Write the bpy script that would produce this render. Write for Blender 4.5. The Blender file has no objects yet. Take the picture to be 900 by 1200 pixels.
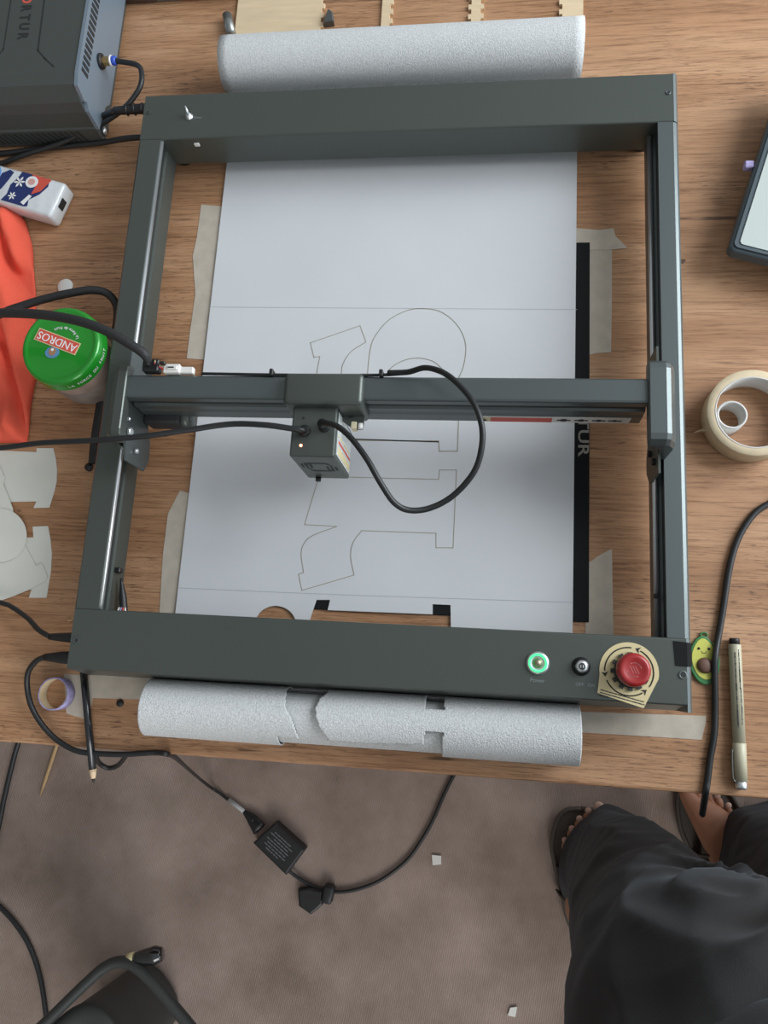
import bpy, bmesh, math, random
from mathutils import Vector, Matrix, noise
from mathutils.geometry import tessellate_polygon
PI = math.pi
random.seed(7)
SC = bpy.context.scene
COL = SC.collection

# ------------------------------------------------------------------ camera, world, lights, exposure
CAM = Vector((0.1046, -0.2996, 1.5153))
F = 901.0
RX = Vector((0.9909, -0.03009, 0.13118)); RY = Vector((0.05668, 0.97733, -0.20400)); RZ = Vector((-0.12207, 0.20958, 0.97014))
cd = bpy.data.cameras.new('camera'); cam = bpy.data.objects.new('camera', cd); COL.objects.link(cam)
cd.sensor_fit = 'VERTICAL'; cd.sensor_height = 36.0; cd.lens = 36.0*F/1200.0; cd.clip_start = 0.02
m = Matrix((RX, RY, RZ)).to_4x4(); m.translation = CAM; cam.matrix_world = m
SC.camera = cam

w = bpy.data.worlds.new('room_light'); SC.world = w; w.use_nodes = True
nt = w.node_tree; bg = nt.nodes['Background']
tc = nt.nodes.new('ShaderNodeTexCoord'); sp = nt.nodes.new('ShaderNodeSeparateXYZ')
nt.links.new(tc.outputs['Generated'], sp.inputs[0])
rp = nt.nodes.new('ShaderNodeValToRGB'); mr = nt.nodes.new('ShaderNodeMapRange')
mr.inputs['From Min'].default_value = -1; mr.inputs['From Max'].default_value = 1
nt.links.new(sp.outputs['X'], mr.inputs['Value']); nt.links.new(mr.outputs[0], rp.inputs[0])
rp.color_ramp.elements[0].color = (.24, .235, .215, 1); rp.color_ramp.elements[1].color = (1.9, 2.1, 2.3, 1)
rp.color_ramp.elements[0].position = .10; _e = rp.color_ramp.elements.new(.72); _e.color = (.60, .64, .68, 1)
nt.links.new(rp.outputs[0], bg.inputs['Color']); bg.inputs['Strength'].default_value = 0.50

def area(name, loc, target, sx, sy, power, col):
    l = bpy.data.lights.new(name, 'AREA'); l.shape = 'RECTANGLE'; l.size = sx; l.size_y = sy; l.energy = power; l.color = col
    o = bpy.data.objects.new(name, l); COL.objects.link(o); o.location = loc
    o.rotation_euler = (Vector(target)-Vector(loc)).to_track_quat('-Z', 'Y').to_euler(); return o
area('window_daylight', (1.65, 0.55, 1.75), (0.1, 0, .75), 1.2, 1.3, 26, (.92, .97, 1.0))
area('front_fill_light', (0.9, -2.6, 2.0), (0.1, -.6, .3), 1.4, 1.3, 20, (1.0, .98, .95))  # added fill lamp to brighten carpet and trousers, no known window here

SC.view_settings.view_transform = 'Standard'; SC.view_settings.look = 'None'
SC.view_settings.gamma = 1; SC.view_settings.use_curve_mapping = False
SC.view_settings.exposure = 0.70

# ------------------------------------------------------------------ helpers
def U(px, py, z):
    """point of the place at height z seen at photo position px, py"""
    c = Vector((px-450, -(py-600), -F)); d = Vector((RX.dot(c), RY.dot(c), RZ.dot(c)))
    return CAM + d*((z-CAM.z)/d.z)
def UX(px, py, z): return U(px, py, z).x
def UY(px, py, z): return U(px, py, z).y

def mat(name, col, rough=.5, metal=0., spec=.5, emis=None, es=0., noise_amt=0., noise_scale=30., bump=0., bump_scale=200., alpha=1., coat=0., stretch=None, trans=0.):
    m = bpy.data.materials.new(name); m.use_nodes = True; t = m.node_tree; b = t.nodes['Principled BSDF']
    b.inputs['Base Color'].default_value = (*col, 1); b.inputs['Roughness'].default_value = rough
    b.inputs['Metallic'].default_value = metal; b.inputs['Specular IOR Level'].default_value = spec
    b.inputs['Coat Weight'].default_value = coat
    b.inputs['Transmission Weight'].default_value = trans
    if emis: b.inputs['Emission Color'].default_value = (*emis, 1); b.inputs['Emission Strength'].default_value = es
    if noise_amt or bump:
        c = t.nodes.new('ShaderNodeTexCoord'); mp = t.nodes.new('ShaderNodeMapping'); t.links.new(c.outputs['Object'], mp.inputs[0])
        if stretch: mp.inputs['Scale'].default_value = stretch
        if noise_amt:
            n = t.nodes.new('ShaderNodeTexNoise'); n.inputs['Scale'].default_value = noise_scale; n.inputs['Detail'].default_value = 6
            t.links.new(mp.outputs[0], n.inputs['Vector'])
            r = t.nodes.new('ShaderNodeValToRGB')
            r.color_ramp.elements[0].position = .3; r.color_ramp.elements[1].position = .7
            r.color_ramp.elements[0].color = (*[max(0, x*(1-noise_amt)) for x in col], 1)
            r.color_ramp.elements[1].color = (*[min(1, x*(1+noise_amt)) for x in col], 1)
            t.links.new(n.outputs[0], r.inputs[0]); t.links.new(r.outputs[0], b.inputs['Base Color'])
        if bump:
            n2 = t.nodes.new('ShaderNodeTexNoise'); n2.inputs['Scale'].default_value = bump_scale; n2.inputs['Detail'].default_value = 3
            t.links.new(mp.outputs[0], n2.inputs['Vector'])
            bp = t.nodes.new('ShaderNodeBump'); bp.inputs['Strength'].default_value = bump; bp.inputs['Distance'].default_value = .002
            t.links.new(n2.outputs[0], bp.inputs['Height']); t.links.new(bp.outputs[0], b.inputs['Normal'])
    return m

def new(): return bmesh.new()
def nadd(bm, fn):
    """run fn adding to bm and return the new verts"""
    n = len(bm.verts); fn(); bm.verts.ensure_lookup_table(); return bm.verts[n:]

class MB:
    """collects shapes of several materials into ONE mesh object"""
    def __init__(s): s.bm = bmesh.new(); s.mats = []
    def mi(s, m):
        if m not in s.mats: s.mats.append(m)
        return s.mats.index(m)
    def merge(s, b, m, smooth=False):
        i = s.mi(m)
        for f in b.faces: f.material_index = i; f.smooth = smooth
        me = bpy.data.meshes.new('t'); b.to_mesh(me); b.free(); s.bm.from_mesh(me); bpy.data.meshes.remove(me); return s
    def box(s, a, b, m, bev=0, seg=2, rot=0, smooth=None):
        """box between corners a and b; rot about z through its centre"""
        q = bmesh.new(); bmesh.ops.create_cube(q, size=1)
        c = [(a[i]+b[i])/2 for i in range(3)]; d = [abs(b[i]-a[i]) for i in range(3)]
        bmesh.ops.scale(q, vec=d, verts=q.verts)
        if bev: bmesh.ops.bevel(q, geom=q.edges[:], offset=bev, segments=seg, affect='EDGES', profile=.5)
        if rot: bmesh.ops.rotate(q, matrix=Matrix.Rotation(rot, 3, 'Z'), verts=q.verts)
        bmesh.ops.translate(q, vec=c, verts=q.verts)
        return s.merge(q, m, (bev > 0 and seg > 1) if smooth is None else smooth)
    def prism(s, pts, z0, z1, m, bev=0, seg=2):
        """vertical prism over a 2-D outline"""
        q = bmesh.new()
        vs = [q.verts.new((p[0], p[1], z0)) for p in pts]; f = q.faces.new(vs)
        if f.normal.z > 0 or True:
            q.normal_update()
            if f.normal.z < 0: f.normal_flip()
        r = bmesh.ops.extrude_face_region(q, geom=[f]); vv = [g for g in r['geom'] if isinstance(g, bmesh.types.BMVert)]
        bmesh.ops.translate(q, vec=(0, 0, z1-z0), verts=vv)
        bmesh.ops.recalc_face_normals(q, faces=q.faces)
        if bev:
            es = [e for e in q.edges if abs(e.verts[0].co.z-z1) < 1e-6 and abs(e.verts[1].co.z-z1) < 1e-6]
            bmesh.ops.bevel(q, geom=es, offset=bev, segments=seg, affect='EDGES', profile=.5)
        return s.merge(q, m, False)
    def extr(s, prof, axis, a, b, m, smooth=False):
        """profile (u, z) swept along axis 'x' or 'y' from a to b"""
        q = bmesh.new()
        def P(u, z, t): return (t, u, z) if axis == 'x' else (u, t, z)
        A = [q.verts.new(P(u, z, a)) for u, z in prof]; B = [q.verts.new(P(u, z, b)) for u, z in prof]
        n = len(prof); q.faces.new(A); q.faces.new(B[::-1])
        for i in range(n): q.faces.new((A[i], B[i], B[(i+1) % n], A[(i+1) % n]))
        bmesh.ops.recalc_face_normals(q, faces=q.faces)
        return s.merge(q, m, smooth)
    def tube(s, pts, r, m, n=10, sub=8, closed=False, flat=1.0):
        """smooth tube through pts; r is a number or one per point"""
        P = [Vector(p) for p in pts]; R = r if isinstance(r, (list, tuple)) else [r]*len(P)
        Q = []; RR = []
        if sub > 1 and len(P) > 2:
            for i in range(len(P)-1):
                p0 = P[i-1] if i else P[0]*2-P[1]; p1 = P[i]; p2 = P[i+1]; p3 = P[i+2] if i+2 < len(P) else P[-1]*2-P[-2]
                for k in range(sub):
                    t = k/sub
                    Q.append(.5*((2*p1)+(p2-p0)*t+(2*p0-5*p1+4*p2-p3)*t*t+(3*p1-p0-3*p2+p3)*t**3)); RR.append(R[i]*(1-t)+R[i+1]*t)
            Q.append(P[-1]); RR.append(R[-1])
        else: Q = P; RR = list(R)
        q = bmesh.new(); rings = []
        T = (Q[1]-Q[0]).normalized(); N = T.orthogonal().normalized()
        if abs(T.z) < .9: N = T.cross(Vector((0, 0, 1))).normalized()
        for i, p in enumerate(Q):
            t = (Q[min(i+1, len(Q)-1)]-Q[max(i-1, 0)]).normalized()
            N = (N-t*N.dot(t)).normalized(); B = t.cross(N)
            rings.append([q.verts.new(p+(N*math.cos(2*PI*k/n)+B*math.sin(2*PI*k/n)*flat)*RR[i]) for k in range(n)])
        for a, b in zip(rings, rings[1:]):
            for k in range(n): q.faces.new((a[k], a[(k+1) % n], b[(k+1) % n], b[k]))
        q.faces.new(rings[0][::-1]); q.faces.new(rings[-1])
        bmesh.ops.recalc_face_normals(q, faces=q.faces)
        return s.merge(q, m, True)
    def lathe(s, prof, c, m, n=48, axis=Vector((0, 0, 1)), smooth=True):
        """profile of (radius, height) turned about axis through c"""
        q = bmesh.new(); rings = []
        rot = Vector((0, 0, 1)).rotation_difference(Vector(axis).normalized()).to_matrix()
        for r, h in prof:
            if r < 1e-7: rings.append([q.verts.new(rot@Vector((0, 0, h))+Vector(c))])
            else: rings.append([q.verts.new(rot@Vector((r*math.cos(2*PI*k/n), r*math.sin(2*PI*k/n), h))+Vector(c)) for k in range(n)])
        for a, b in zip(rings, rings[1:]):
            for k in range(n):
                k2 = (k+1) % n
                if len(a) == 1 and len(b) == 1: continue
                if len(a) == 1: q.faces.new((a[0], b[k2], b[k]))
                elif len(b) == 1: q.faces.new((a[k], a[k2], b[0]))
                else: q.faces.new((a[k], a[k2], b[k2], b[k]))
        bmesh.ops.recalc_face_normals(q, faces=q.faces)
        return s.merge(q, m, smooth)
    def disc(s, c, r, h, m, n=32, axis=(0, 0, 1), bev=.0):
        b = min(bev, r*.4, h*.4) if bev else 0
        p = [(0, 0), (r, 0), (r, h-b), (r-b, h), (0, h)] if b else [(0, 0), (r, 0), (r, h), (0, h)]
        return s.lathe(p, c, m, n, Vector(axis), False)
    def ribbon(s, pts, wd, z, m, closed=False):
        """thin flat line lying at height z"""
        q = bmesh.new(); P = [Vector((p[0], p[1], 0)) for p in pts]
        if closed: P.append(P[0])
        for a, b in zip(P, P[1:]):
            d = (b-a)
            if d.length < 1e-7: continue
            d.normalize(); nn = Vector((-d.y, d.x, 0))*wd/2; e = d*wd*.4
            q.faces.new([q.verts.new((v.x, v.y, z)) for v in (a-e-nn, b+e-nn, b+e+nn, a-e+nn)])
        return s.merge(q, m)
    def sheet(s, loops, z, m, th=0.0004):
        """flat sheet with holes; loops of (x, y)"""
        L = [[Vector((p[0], p[1], 0)) for p in l] for l in loops]
        tri = tessellate_polygon(L); flat = [p for l in L for p in l]
        q = bmesh.new(); top = [q.verts.new((p.x, p.y, z+th)) for p in flat]; bot = [q.verts.new((p.x, p.y, z)) for p in flat]
        for t in tri:
            try: q.faces.new([top[i] for i in t]); q.faces.new([bot[i] for i in reversed(t)])
            except ValueError: pass
        o = 0
        for l in L:
            n = len(l)
            for i in range(n):
                a, b = o+i, o+(i+1) % n
                q.faces.new((top[a], top[b], bot[b], bot[a]))
            o += n
        bmesh.ops.recalc_face_normals(q, faces=q.faces)
        return s.merge(q, m)
    def move(s, fn):
        for v in s.bm.verts: v.co = fn(v.co)
        return s
    def build(s, name, parent=None, loc=None, auto=True):
        """ONE object; meshes are written in place coordinates and re-based on the object's own origin"""
        if parent is not None: base = wloc(parent)
        else:
            if loc is None:
                xs = [v.co for v in s.bm.verts]
                lo = [min(c[i] for c in xs) for i in range(3)]; hi = [max(c[i] for c in xs) for i in range(3)]
                loc = ((lo[0]+hi[0])/2, (lo[1]+hi[1])/2, lo[2])
            base = Vector(loc)
        bmesh.ops.translate(s.bm, vec=-base, verts=s.bm.verts)
        me = bpy.data.meshes.new(name); s.bm.to_mesh(me); s.bm.free()
        for m in s.mats: me.materials.append(m)
        o = bpy.data.objects.new(name, me); COL.objects.link(o)
        if parent is not None: o.parent = parent
        else: o.location = base
        return o

def wloc(o):
    v = Vector(o.location)
    while o.parent: o = o.parent; v += Vector(o.location)
    return v
def tag(o, label=None, cat=None, group=None, kind=None):
    for k, v in (('label', label), ('category', cat), ('group', group), ('kind', kind)):
        if v: o[k] = v
    return o
def thing(name, loc, label, cat, group=None):
    o = bpy.data.objects.new(name, None); COL.objects.link(o); o.location = loc; o.empty_display_size = .02
    return tag(o, label, cat, group)
def text_into(mb, s, size, mtx, m, ext=.0001, sx=1.0, off=0.):
    """lettering added to a mesh; mtx takes the flat text to its place"""
    cu = bpy.data.curves.new('t', 'FONT'); cu.body = s; cu.size = size; cu.extrude = ext; cu.align_x = 'CENTER'; cu.align_y = 'CENTER'; cu.resolution_u = 3; cu.offset = off
    o = bpy.data.objects.new('t', cu); COL.objects.link(o); dg = bpy.context.evaluated_depsgraph_get(); dg.update()
    me = bpy.data.meshes.new_from_object(o.evaluated_get(dg)); q = bmesh.new(); q.from_mesh(me)
    bpy.data.objects.remove(o); bpy.data.curves.remove(cu); bpy.data.meshes.remove(me)
    bmesh.ops.transform(q, matrix=mtx@Matrix.Diagonal((sx, 1, 1, 1)), verts=q.verts); mb.merge(q, m)
    return mb
def flat_at(x, y, z, ang): return Matrix.Translation((x, y, z))@Matrix.Rotation(ang, 4, 'Z')
def circ(cx, cy, r, a0=0, a1=2*PI, n=32, ry=None):
    return [(cx+r*math.cos(a0+(a1-a0)*i/n), cy+(ry or r)*math.sin(a0+(a1-a0)*i/n)) for i in range(n if abs(a1-a0-2*PI) < 1e-6 else n+1)]

# ------------------------------------------------------------------ materials
def wood_mat():
    m = bpy.data.materials.new('oiled_oak'); m.use_nodes = True; t = m.node_tree; b = t.nodes['Principled BSDF']; L = t.links.new
    b.inputs['Roughness'].default_value = .5; b.inputs['Specular IOR Level'].default_value = .35
    c = t.nodes.new('ShaderNodeTexCoord')
    def nz(scale, st, det=4, rough=.6, dist=0.):
        mp = t.nodes.new('ShaderNodeMapping'); mp.inputs['Scale'].default_value = st; L(c.outputs['Object'], mp.inputs[0])
        n = t.nodes.new('ShaderNodeTexNoise'); n.inputs['Scale'].default_value = scale; n.inputs['Detail'].default_value = det; n.inputs['Roughness'].default_value = rough
        n.inputs['Distortion'].default_value = dist
        L(mp.outputs[0], n.inputs['Vector']); return n
    def ramp(src, stops):
        r = t.nodes.new('ShaderNodeValToRGB'); e = r.color_ramp.elements
        e[0].position, e[0].color = stops[0][0], (*stops[0][1], 1); e[1].position, e[1].color = stops[-1][0], (*stops[-1][1], 1)
        for p, cc in stops[1:-1]: x = e.new(p); x.color = (*cc, 1)
        L(src, r.inputs[0]); return r
    def mix(a, bb, fac, mode='MULTIPLY'):
        x = t.nodes.new('ShaderNodeMix'); x.data_type = 'RGBA'; x.blend_type = mode
        if isinstance(fac, float): x.inputs[0].default_value = fac
        else: L(fac, x.inputs[0])
        L(a, x.inputs[6]); 
        if isinstance(bb, tuple): x.inputs[7].default_value = (*bb, 1)
        else: L(bb, x.inputs[7])
        return x.outputs[2]
    broad = ramp(nz(3.0, (1, 6, 1), 5, .6, .6).outputs[0], [(.3, (.33, .165, .080)), (.5, (.455, .248, .132)), (.72, (.57, .34, .197))])
    grain = ramp(nz(17, (1, 22, 1), 8, .75, .3).outputs[0], [(.36, (.56, .50, .45)), (.5, (.93, .93, .93)), (.68, (1.12, 1.12, 1.12))])
    col = mix(broad.outputs[0], grain.outputs[0], 1.0)
    pores = ramp(nz(60, (1, 9, 1), 3, .55).outputs[0], [(.57, (0, 0, 0)), (.66, (1, 1, 1))])
    pm = ramp(nz(5, (1, 2.5, 1), 3).outputs[0], [(.42, (0, 0, 0)), (.62, (.8, .8, .8))])
    pf = mix(pores.outputs[0], pm.outputs[0], 1.0)
    col = mix(col, (.10, .05, .028), pf, 'MIX')
    crack = ramp(nz(3.2, (1, 34, 1), 2, .5, .2).outputs[0], [(.675, (0, 0, 0)), (.70, (.75, .75, .75))])
    crack_m = ramp(nz(9, (1, 3, 1), 3).outputs[0], [(.48, (0, 0, 0)), (.58, (1, 1, 1))])
    crk = mix(crack.outputs[0], crack_m.outputs[0], 1.0)
    col = mix(col, (.07, .035, .022), crk, 'MIX')
    spots = ramp(nz(55, (1, 1, 1), 0, .4).outputs[0], [(.86, (0, 0, 0)), (.88, (.8, .8, .8))])
    col = mix(col, (.06, .035, .03), spots.outputs[0], 'MIX')
    L(col, b.inputs['Base Color'])
    bp = t.nodes.new('ShaderNodeBump'); bp.inputs['Strength'].default_value = .25; bp.inputs['Distance'].default_value = .001
    L(grain.outputs[0], bp.inputs['Height']); L(bp.outputs[0], b.inputs['Normal'])
    return m

def carpet_mat():
    m = bpy.data.materials.new('worn_carpet'); m.use_nodes = True; t = m.node_tree; b = t.nodes['Principled BSDF']; L = t.links.new
    b.inputs['Roughness'].default_value = .95; b.inputs['Specular IOR Level'].default_value = .1
    c = t.nodes.new('ShaderNodeTexCoord')
    n = t.nodes.new('ShaderNodeTexNoise'); n.inputs['Scale'].default_value = 5; n.inputs['Detail'].default_value = 7; n.inputs['Roughness'].default_value = .65
    L(c.outputs['Object'], n.inputs['Vector'])
    r = t.nodes.new('ShaderNodeValToRGB'); e = r.color_ramp.elements
    e[0].position, e[0].color = .3, (.225, .170, .140, 1); e[1].position, e[1].color = .72, (.45, .352, .308, 1); L(n.outputs[0], r.inputs[0])
    # ribs
    mp = t.nodes.new('ShaderNodeMapping'); mp.inputs['Rotation'].default_value = (0, 0, .15); L(c.outputs['Object'], mp.inputs[0])
    wv = t.nodes.new('ShaderNodeTexWave'); wv.inputs['Scale'].default_value = 85; wv.inputs['Distortion'].default_value = 2.5; wv.inputs['Detail'].default_value = 3; wv.inputs['Detail Scale'].default_value = 3
    L(mp.outputs[0], wv.inputs['Vector'])
    x = t.nodes.new('ShaderNodeMix'); x.data_type = 'RGBA'; x.blend_type = 'MULTIPLY'; x.inputs[0].default_value = .12
    L(r.outputs[0], x.inputs[6]); L(wv.outputs[0], x.inputs[7])
    s = t.nodes.new('ShaderNodeTexNoise'); s.inputs['Scale'].default_value = 48; s.inputs['Detail'].default_value = 2; L(c.outputs['Object'], s.inputs['Vector'])
    sr = t.nodes.new('ShaderNodeValToRGB'); e = sr.color_ramp.elements; e[0].position = .77; e[0].color = (0, 0, 0, 1); e[1].position = .80; e[1].color = (.65, .65, .65, 1); L(s.outputs[0], sr.inputs[0])
    y = t.nodes.new('ShaderNodeMix'); y.data_type = 'RGBA'; L(sr.outputs[0], y.inputs[0]); L(x.outputs[2], y.inputs[6]); y.inputs[7].default_value = (.06, .045, .045, 1)
    L(y.outputs[2], b.inputs['Base Color'])
    bp = t.nodes.new('ShaderNodeBump'); bp.inputs['Strength'].default_value = .25; bp.inputs['Distance'].default_value = .002
    L(wv.outputs[0], bp.inputs['Height']); L(bp.outputs[0], b.inputs['Normal'])
    return m

WOOD = wood_mat(); CARPET = carpet_mat()
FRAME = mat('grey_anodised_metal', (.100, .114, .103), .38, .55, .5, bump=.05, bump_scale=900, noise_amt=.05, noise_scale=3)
FRAME2 = mat('grey_anodised_lit', (.125, .145, .145), .34, .6, .5)  # lighter copy of the frame metal, window light on right-hand parts painted in
GROOVE = mat('dark_groove', (.02, .022, .023), .6)
STEEL = mat('polished_steel', (.74, .77, .79), .28, .8)
BLACKP = mat('black_plastic', (.012, .012, .013), .45)
CABLE = mat('black_cable_rubber', (.014, .015, .016), .42, bump=.02)
SLEEVE = mat('black_braided_sleeve', (.018, .018, .019), .55, bump=.4, bump_scale=700)
WHITEP = mat('white_plastic', (.75, .74, .70), .4)
PAPER = mat('white_paper', (.64, .655, .675), .85, noise_amt=.025, noise_scale=10)
PAPERTEX = mat('embossed_paper', (.63, .645, .65), .8, bump=.5, bump_scale=800, noise_amt=.16, noise_scale=600)
BURN = mat('scorched_cut', (.34, .30, .21), .9)
TRACK = mat('track_metal', (.05, .058, .06), .45, .5)
PENCILLINE = mat('pencil_line', (.46, .48, .51), .9)
CUTPAPER = mat('cream_paper', (.66, .66, .60), .85, noise_amt=.03)
TAPE = mat('masking_tape_paper', (.52, .46, .38), .8, noise_amt=.10, noise_scale=60, bump=.2, bump_scale=1500)
TAPEROLL = mat('masking_tape_roll', (.68, .56, .38), .7, noise_amt=.05, noise_scale=120)
TAPEIN = mat('tape_core', (.62, .60, .57), .7)
BLACKPLATE = mat('black_coated_plate', (.012, .013, .014), .7, spec=.12)
GREYINK = mat('grey_lettering', (.30, .28, .24), .5)
RED = mat('red_plastic', (.36, .018, .02), .35, coat=.3)
REDP = mat('red_print', (.62, .09, .06), .5)
GREENLID = mat('green_lacquer', (.015, .27, .022), .28, .15, coat=.6)
LABELY = mat('cream_yellow_plate', (.68, .58, .33), .5)
INK = mat('black_ink', (.02, .02, .02), .6)
WHITEINK = mat('white_print', (.8, .8, .8), .6)
FAINT = mat('faint_print', (.22, .25, .25), .6)
GLASS = mat('jar_glass', (.36, .28, .24), .10, 0, .6, coat=.5, noise_amt=.2, noise_scale=40)
JARLAB = mat('jar_label', (.24, .20, .18), .6, noise_amt=.25, noise_scale=60)
PLY = mat('plywood', (.70, .55, .36), .7, noise_amt=.08, noise_scale=20, stretch=(1, 8, 1))
CORAL = mat('coral_cloth', (.82, .115, .065), .95, bump=.5, bump_scale=900, noise_amt=.07, noise_scale=14)
PUMPTOP = mat('pump_grey_top', (.075, .085, .08), .5, .3, bump=.15, bump_scale=900)
PUMPSIDE = mat('pump_side_metal', (.22, .28, .34), .4, .4)
BRASS = mat('brass', (.55, .35, .14), .3, .9)
BLUE = mat('blue_ring', (.03, .08, .45), .4)
SKIN = mat('skin', (.42, .20, .12), .55, noise_amt=.08, noise_scale=25)
NAIL = mat('toenail', (.62, .40, .32), .35)
CLOTHK = mat('black_linen', (.018, .018, .019), .8, bump=.25, bump_scale=1200, noise_amt=.15, noise_scale=12)
SANDAL = mat('sandal_grey', (.085, .072, .062), .7)
STRAP = mat('sandal_strap', (.03, .022, .018), .6)
HAIR = mat('dark_hair', (.02, .014, .01), .6, bump=.6, bump_scale=300)
DKPLAST = mat('dark_grey_plastic', (.035, .038, .036), .5, bump=.1, bump_scale=500)
LIME = mat('avocado_flesh', (.62, .62, .12), .5)
AVG = mat('avocado_skin', (.05, .22, .07), .45)
PIT = mat('avocado_pit', (.16, .085, .06), .5)
PENBODY = mat('cream_pen_barrel', (.50, .47, .34), .4)
CLOTHK.node_tree.nodes['Principled BSDF'].inputs['Sheen Weight'].default_value = .12
CLOTHK.node_tree.nodes['Principled BSDF'].inputs['Sheen Roughness'].default_value = .4
CLOTHK.node_tree.nodes['Principled BSDF'].inputs['Sheen Tint'].default_value = (.75, .88, 1, 1)
NAVY = mat('navy_print', (.015, .03, .13), .4)
LBLUE = mat('light_blue_print', (.14, .36, .75), .4)
FOIL = mat('glossy_white_film', (.68, .71, .73), .22, coat=.8, bump=.8, bump_scale=60)
MINT = mat('pale_mint_panel', (.50, .56, .53), .3)
SLATE = mat('slate_blue_rim', (.06, .085, .10), .4)
LILAC = mat('lilac_paper', (.36, .32, .55), .6, noise_amt=.3, noise_scale=150)

# ------------------------------------------------------------------ floor and table
TZ = .75
tag(MB().box((-3, -3, -.02), (3, 3, 0), CARPET).build('floor'), kind='structure')
tb = thing('work_table', (0, .15, 0), 'oak work table with worn grain carrying the laser engraver', 'table')
MB().box((-1.0, -.391, TZ-.028), (1.0, .70, TZ), WOOD, .002, 2, smooth=False).build('tabletop', tb)
for sx in (-.93, .93):
    for sy in (-.18, .63):
        MB().box((sx-.03, sy-.03, 0), (sx+.03, sy+.03, TZ-.028), WOOD, .003, 1).build('leg', tb)
MB().box((-.9, .60, TZ-.10), (.9, .625, TZ-.028), WOOD).build('apron', tb)

# ------------------------------------------------------------------ sheet under the machine, its rolls and the black plate
Zs = TZ+.0022
pxr = UX(675, 285, TZ+.002)
bp_ = thing('black_base_plate', (UX(600, 500, TZ), UY(600, 500, TZ), TZ), 'black metal base plate lying under the white paper sheet', 'plate')
x1 = UX(690.5, 500, TZ); y1 = UY(683, 285, TZ); y0 = UY(683, 729, TZ); x0 = UX(356, 710, TZ)
mb = MB().box((x0, y0, TZ+.0001), (x1, y1, TZ+.0018), BLACKPLATE, .0004, 1); mb.build('plate', bp_)
tx = MB(); cy_ = UY(683, 495, TZ)
text_into(tx, 'ORTUR', .0150, flat_at(UX(683, 500, TZ), cy_, TZ+.0019, -PI/2), GREYINK, sx=1.45, off=.0002); tx.build('lettering', bp_)

sx0t, sx1t = UX(265, 200, Zs), UX(676, 200, Zs); sx0b, sx1b = UX(206, 715, Zs), UX(671, 735, Zs)
YB, YF = .371, -.345            # axes of the two rolls
RB, RF = .034, .0262
def XL(y): t = (y-UY(206, 715, Zs))/(UY(265, 200, Zs)-UY(206, 715, Zs)); return sx0b+(sx0t-sx0b)*t
def XR(y): t = (y-UY(671, 735, Zs))/(UY(676, 200, Zs)-UY(671, 735, Zs)); return sx1b+(sx1t-sx1b)*t
def P(px, py): v = U(px, py, Zs); return (v.x, v.y)
sheet = thing('paper_sheet', (0, 0, TZ), 'long white paper sheet with laser cut shapes, curled up at both ends', 'paper')
hole1 = [P(323+24*math.cos(a*PI/14), 732-22*math.sin(a*PI/14)) for a in range(15)][::-1]+[P(347, 760), P(300, 760)]
hole2 = [P(352, 766), P(363, 727), P(371, 703), P(387, 703), P(384, 715), P(507, 720), P(507, 708), P(528, 709), P(529, 770)]
outer = [(XL(YB), YB), (XL(YF), YF), (XR(YF), YF), (XR(YB), YB)]
mb = MB().sheet([outer, hole1, hole2], Zs, PAPER, .0005)
def soft(pp):
    """rounds the gentle bends of a cut line and keeps its corners"""
    V = [Vector(p) for p in pp]; out = []
    def corner(i):
        if i <= 0 or i >= len(V)-1: return True
        a, b = V[i]-V[i-1], V[i+1]-V[i]
        return a.length < 1e-6 or b.length < 1e-6 or a.angle(b) > .72
    for i in range(len(V)-1):
        p1, p2 = V[i], V[i+1]; p0 = 2*p1-p2 if corner(i) else V[i-1]; p3 = 2*p2-p1 if corner(i+1) else V[i+2]
        k = 6 if not (corner(i) and corner(i+1)) else 1
        for j in range(k):
            t = j/k; out.append(.5*((2*p1)+(p2-p0)*t+(2*p0-5*p1+4*p2-p3)*t*t+(3*p1-p0-3*p2+p3)*t**3))
    return out+[V[-1]]
def cut(pp, wd=.0007, mm=None, close=False): mb.ribbon([P(*q) for q in soft(pp)], wd, Zs+.0007, mm or BURN, close)
def arc_px(cx, cy, rx, ry, a0, a1, n=20): return [(cx+rx*math.cos(math.radians(a0+(a1-a0)*i/n)), cy-ry*math.sin(math.radians(a0+(a1-a0)*i/n))) for i in range(n+1)]
cut([(367, 478), (371, 440), (375, 418), (368, 419), (364, 402), (422, 382), (429, 401), (412, 412), (403, 425), (400, 440), (398, 500)])
cut([(430, 445), (434, 410), (440, 394), (455, 376), (475, 365), (492, 362), (515, 365), (533, 378), (543, 394), (546, 410), (543, 430), (537, 444)])
cut([(452, 440), (460, 430), (475, 422), (492, 420), (508, 424), (520, 434)], .0007)
cut([(400, 470), (400, 516), (514, 517), (515, 529), (536, 529), (538, 480)], .0009)
cut([(392, 514), (450, 516), (514, 518)], .0013, INK)
cut([(395, 559), (514, 562), (515, 551), (535, 551), (531, 642), (511, 642), (511, 625), (424, 622), (414, 636), (411, 652), (415, 674), (354, 692), (350, 673), (356, 671), (353, 650), (356, 638), (366, 628), (395, 617), (357, 615), (372, 565)])
cut([(246, 360), (676, 363)], .0005, PENCILLINE); cut([(209, 689), (400, 697), (671, 706)], .0006, PENCILLINE)
mb.build('flat_sheet', sheet)

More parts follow.
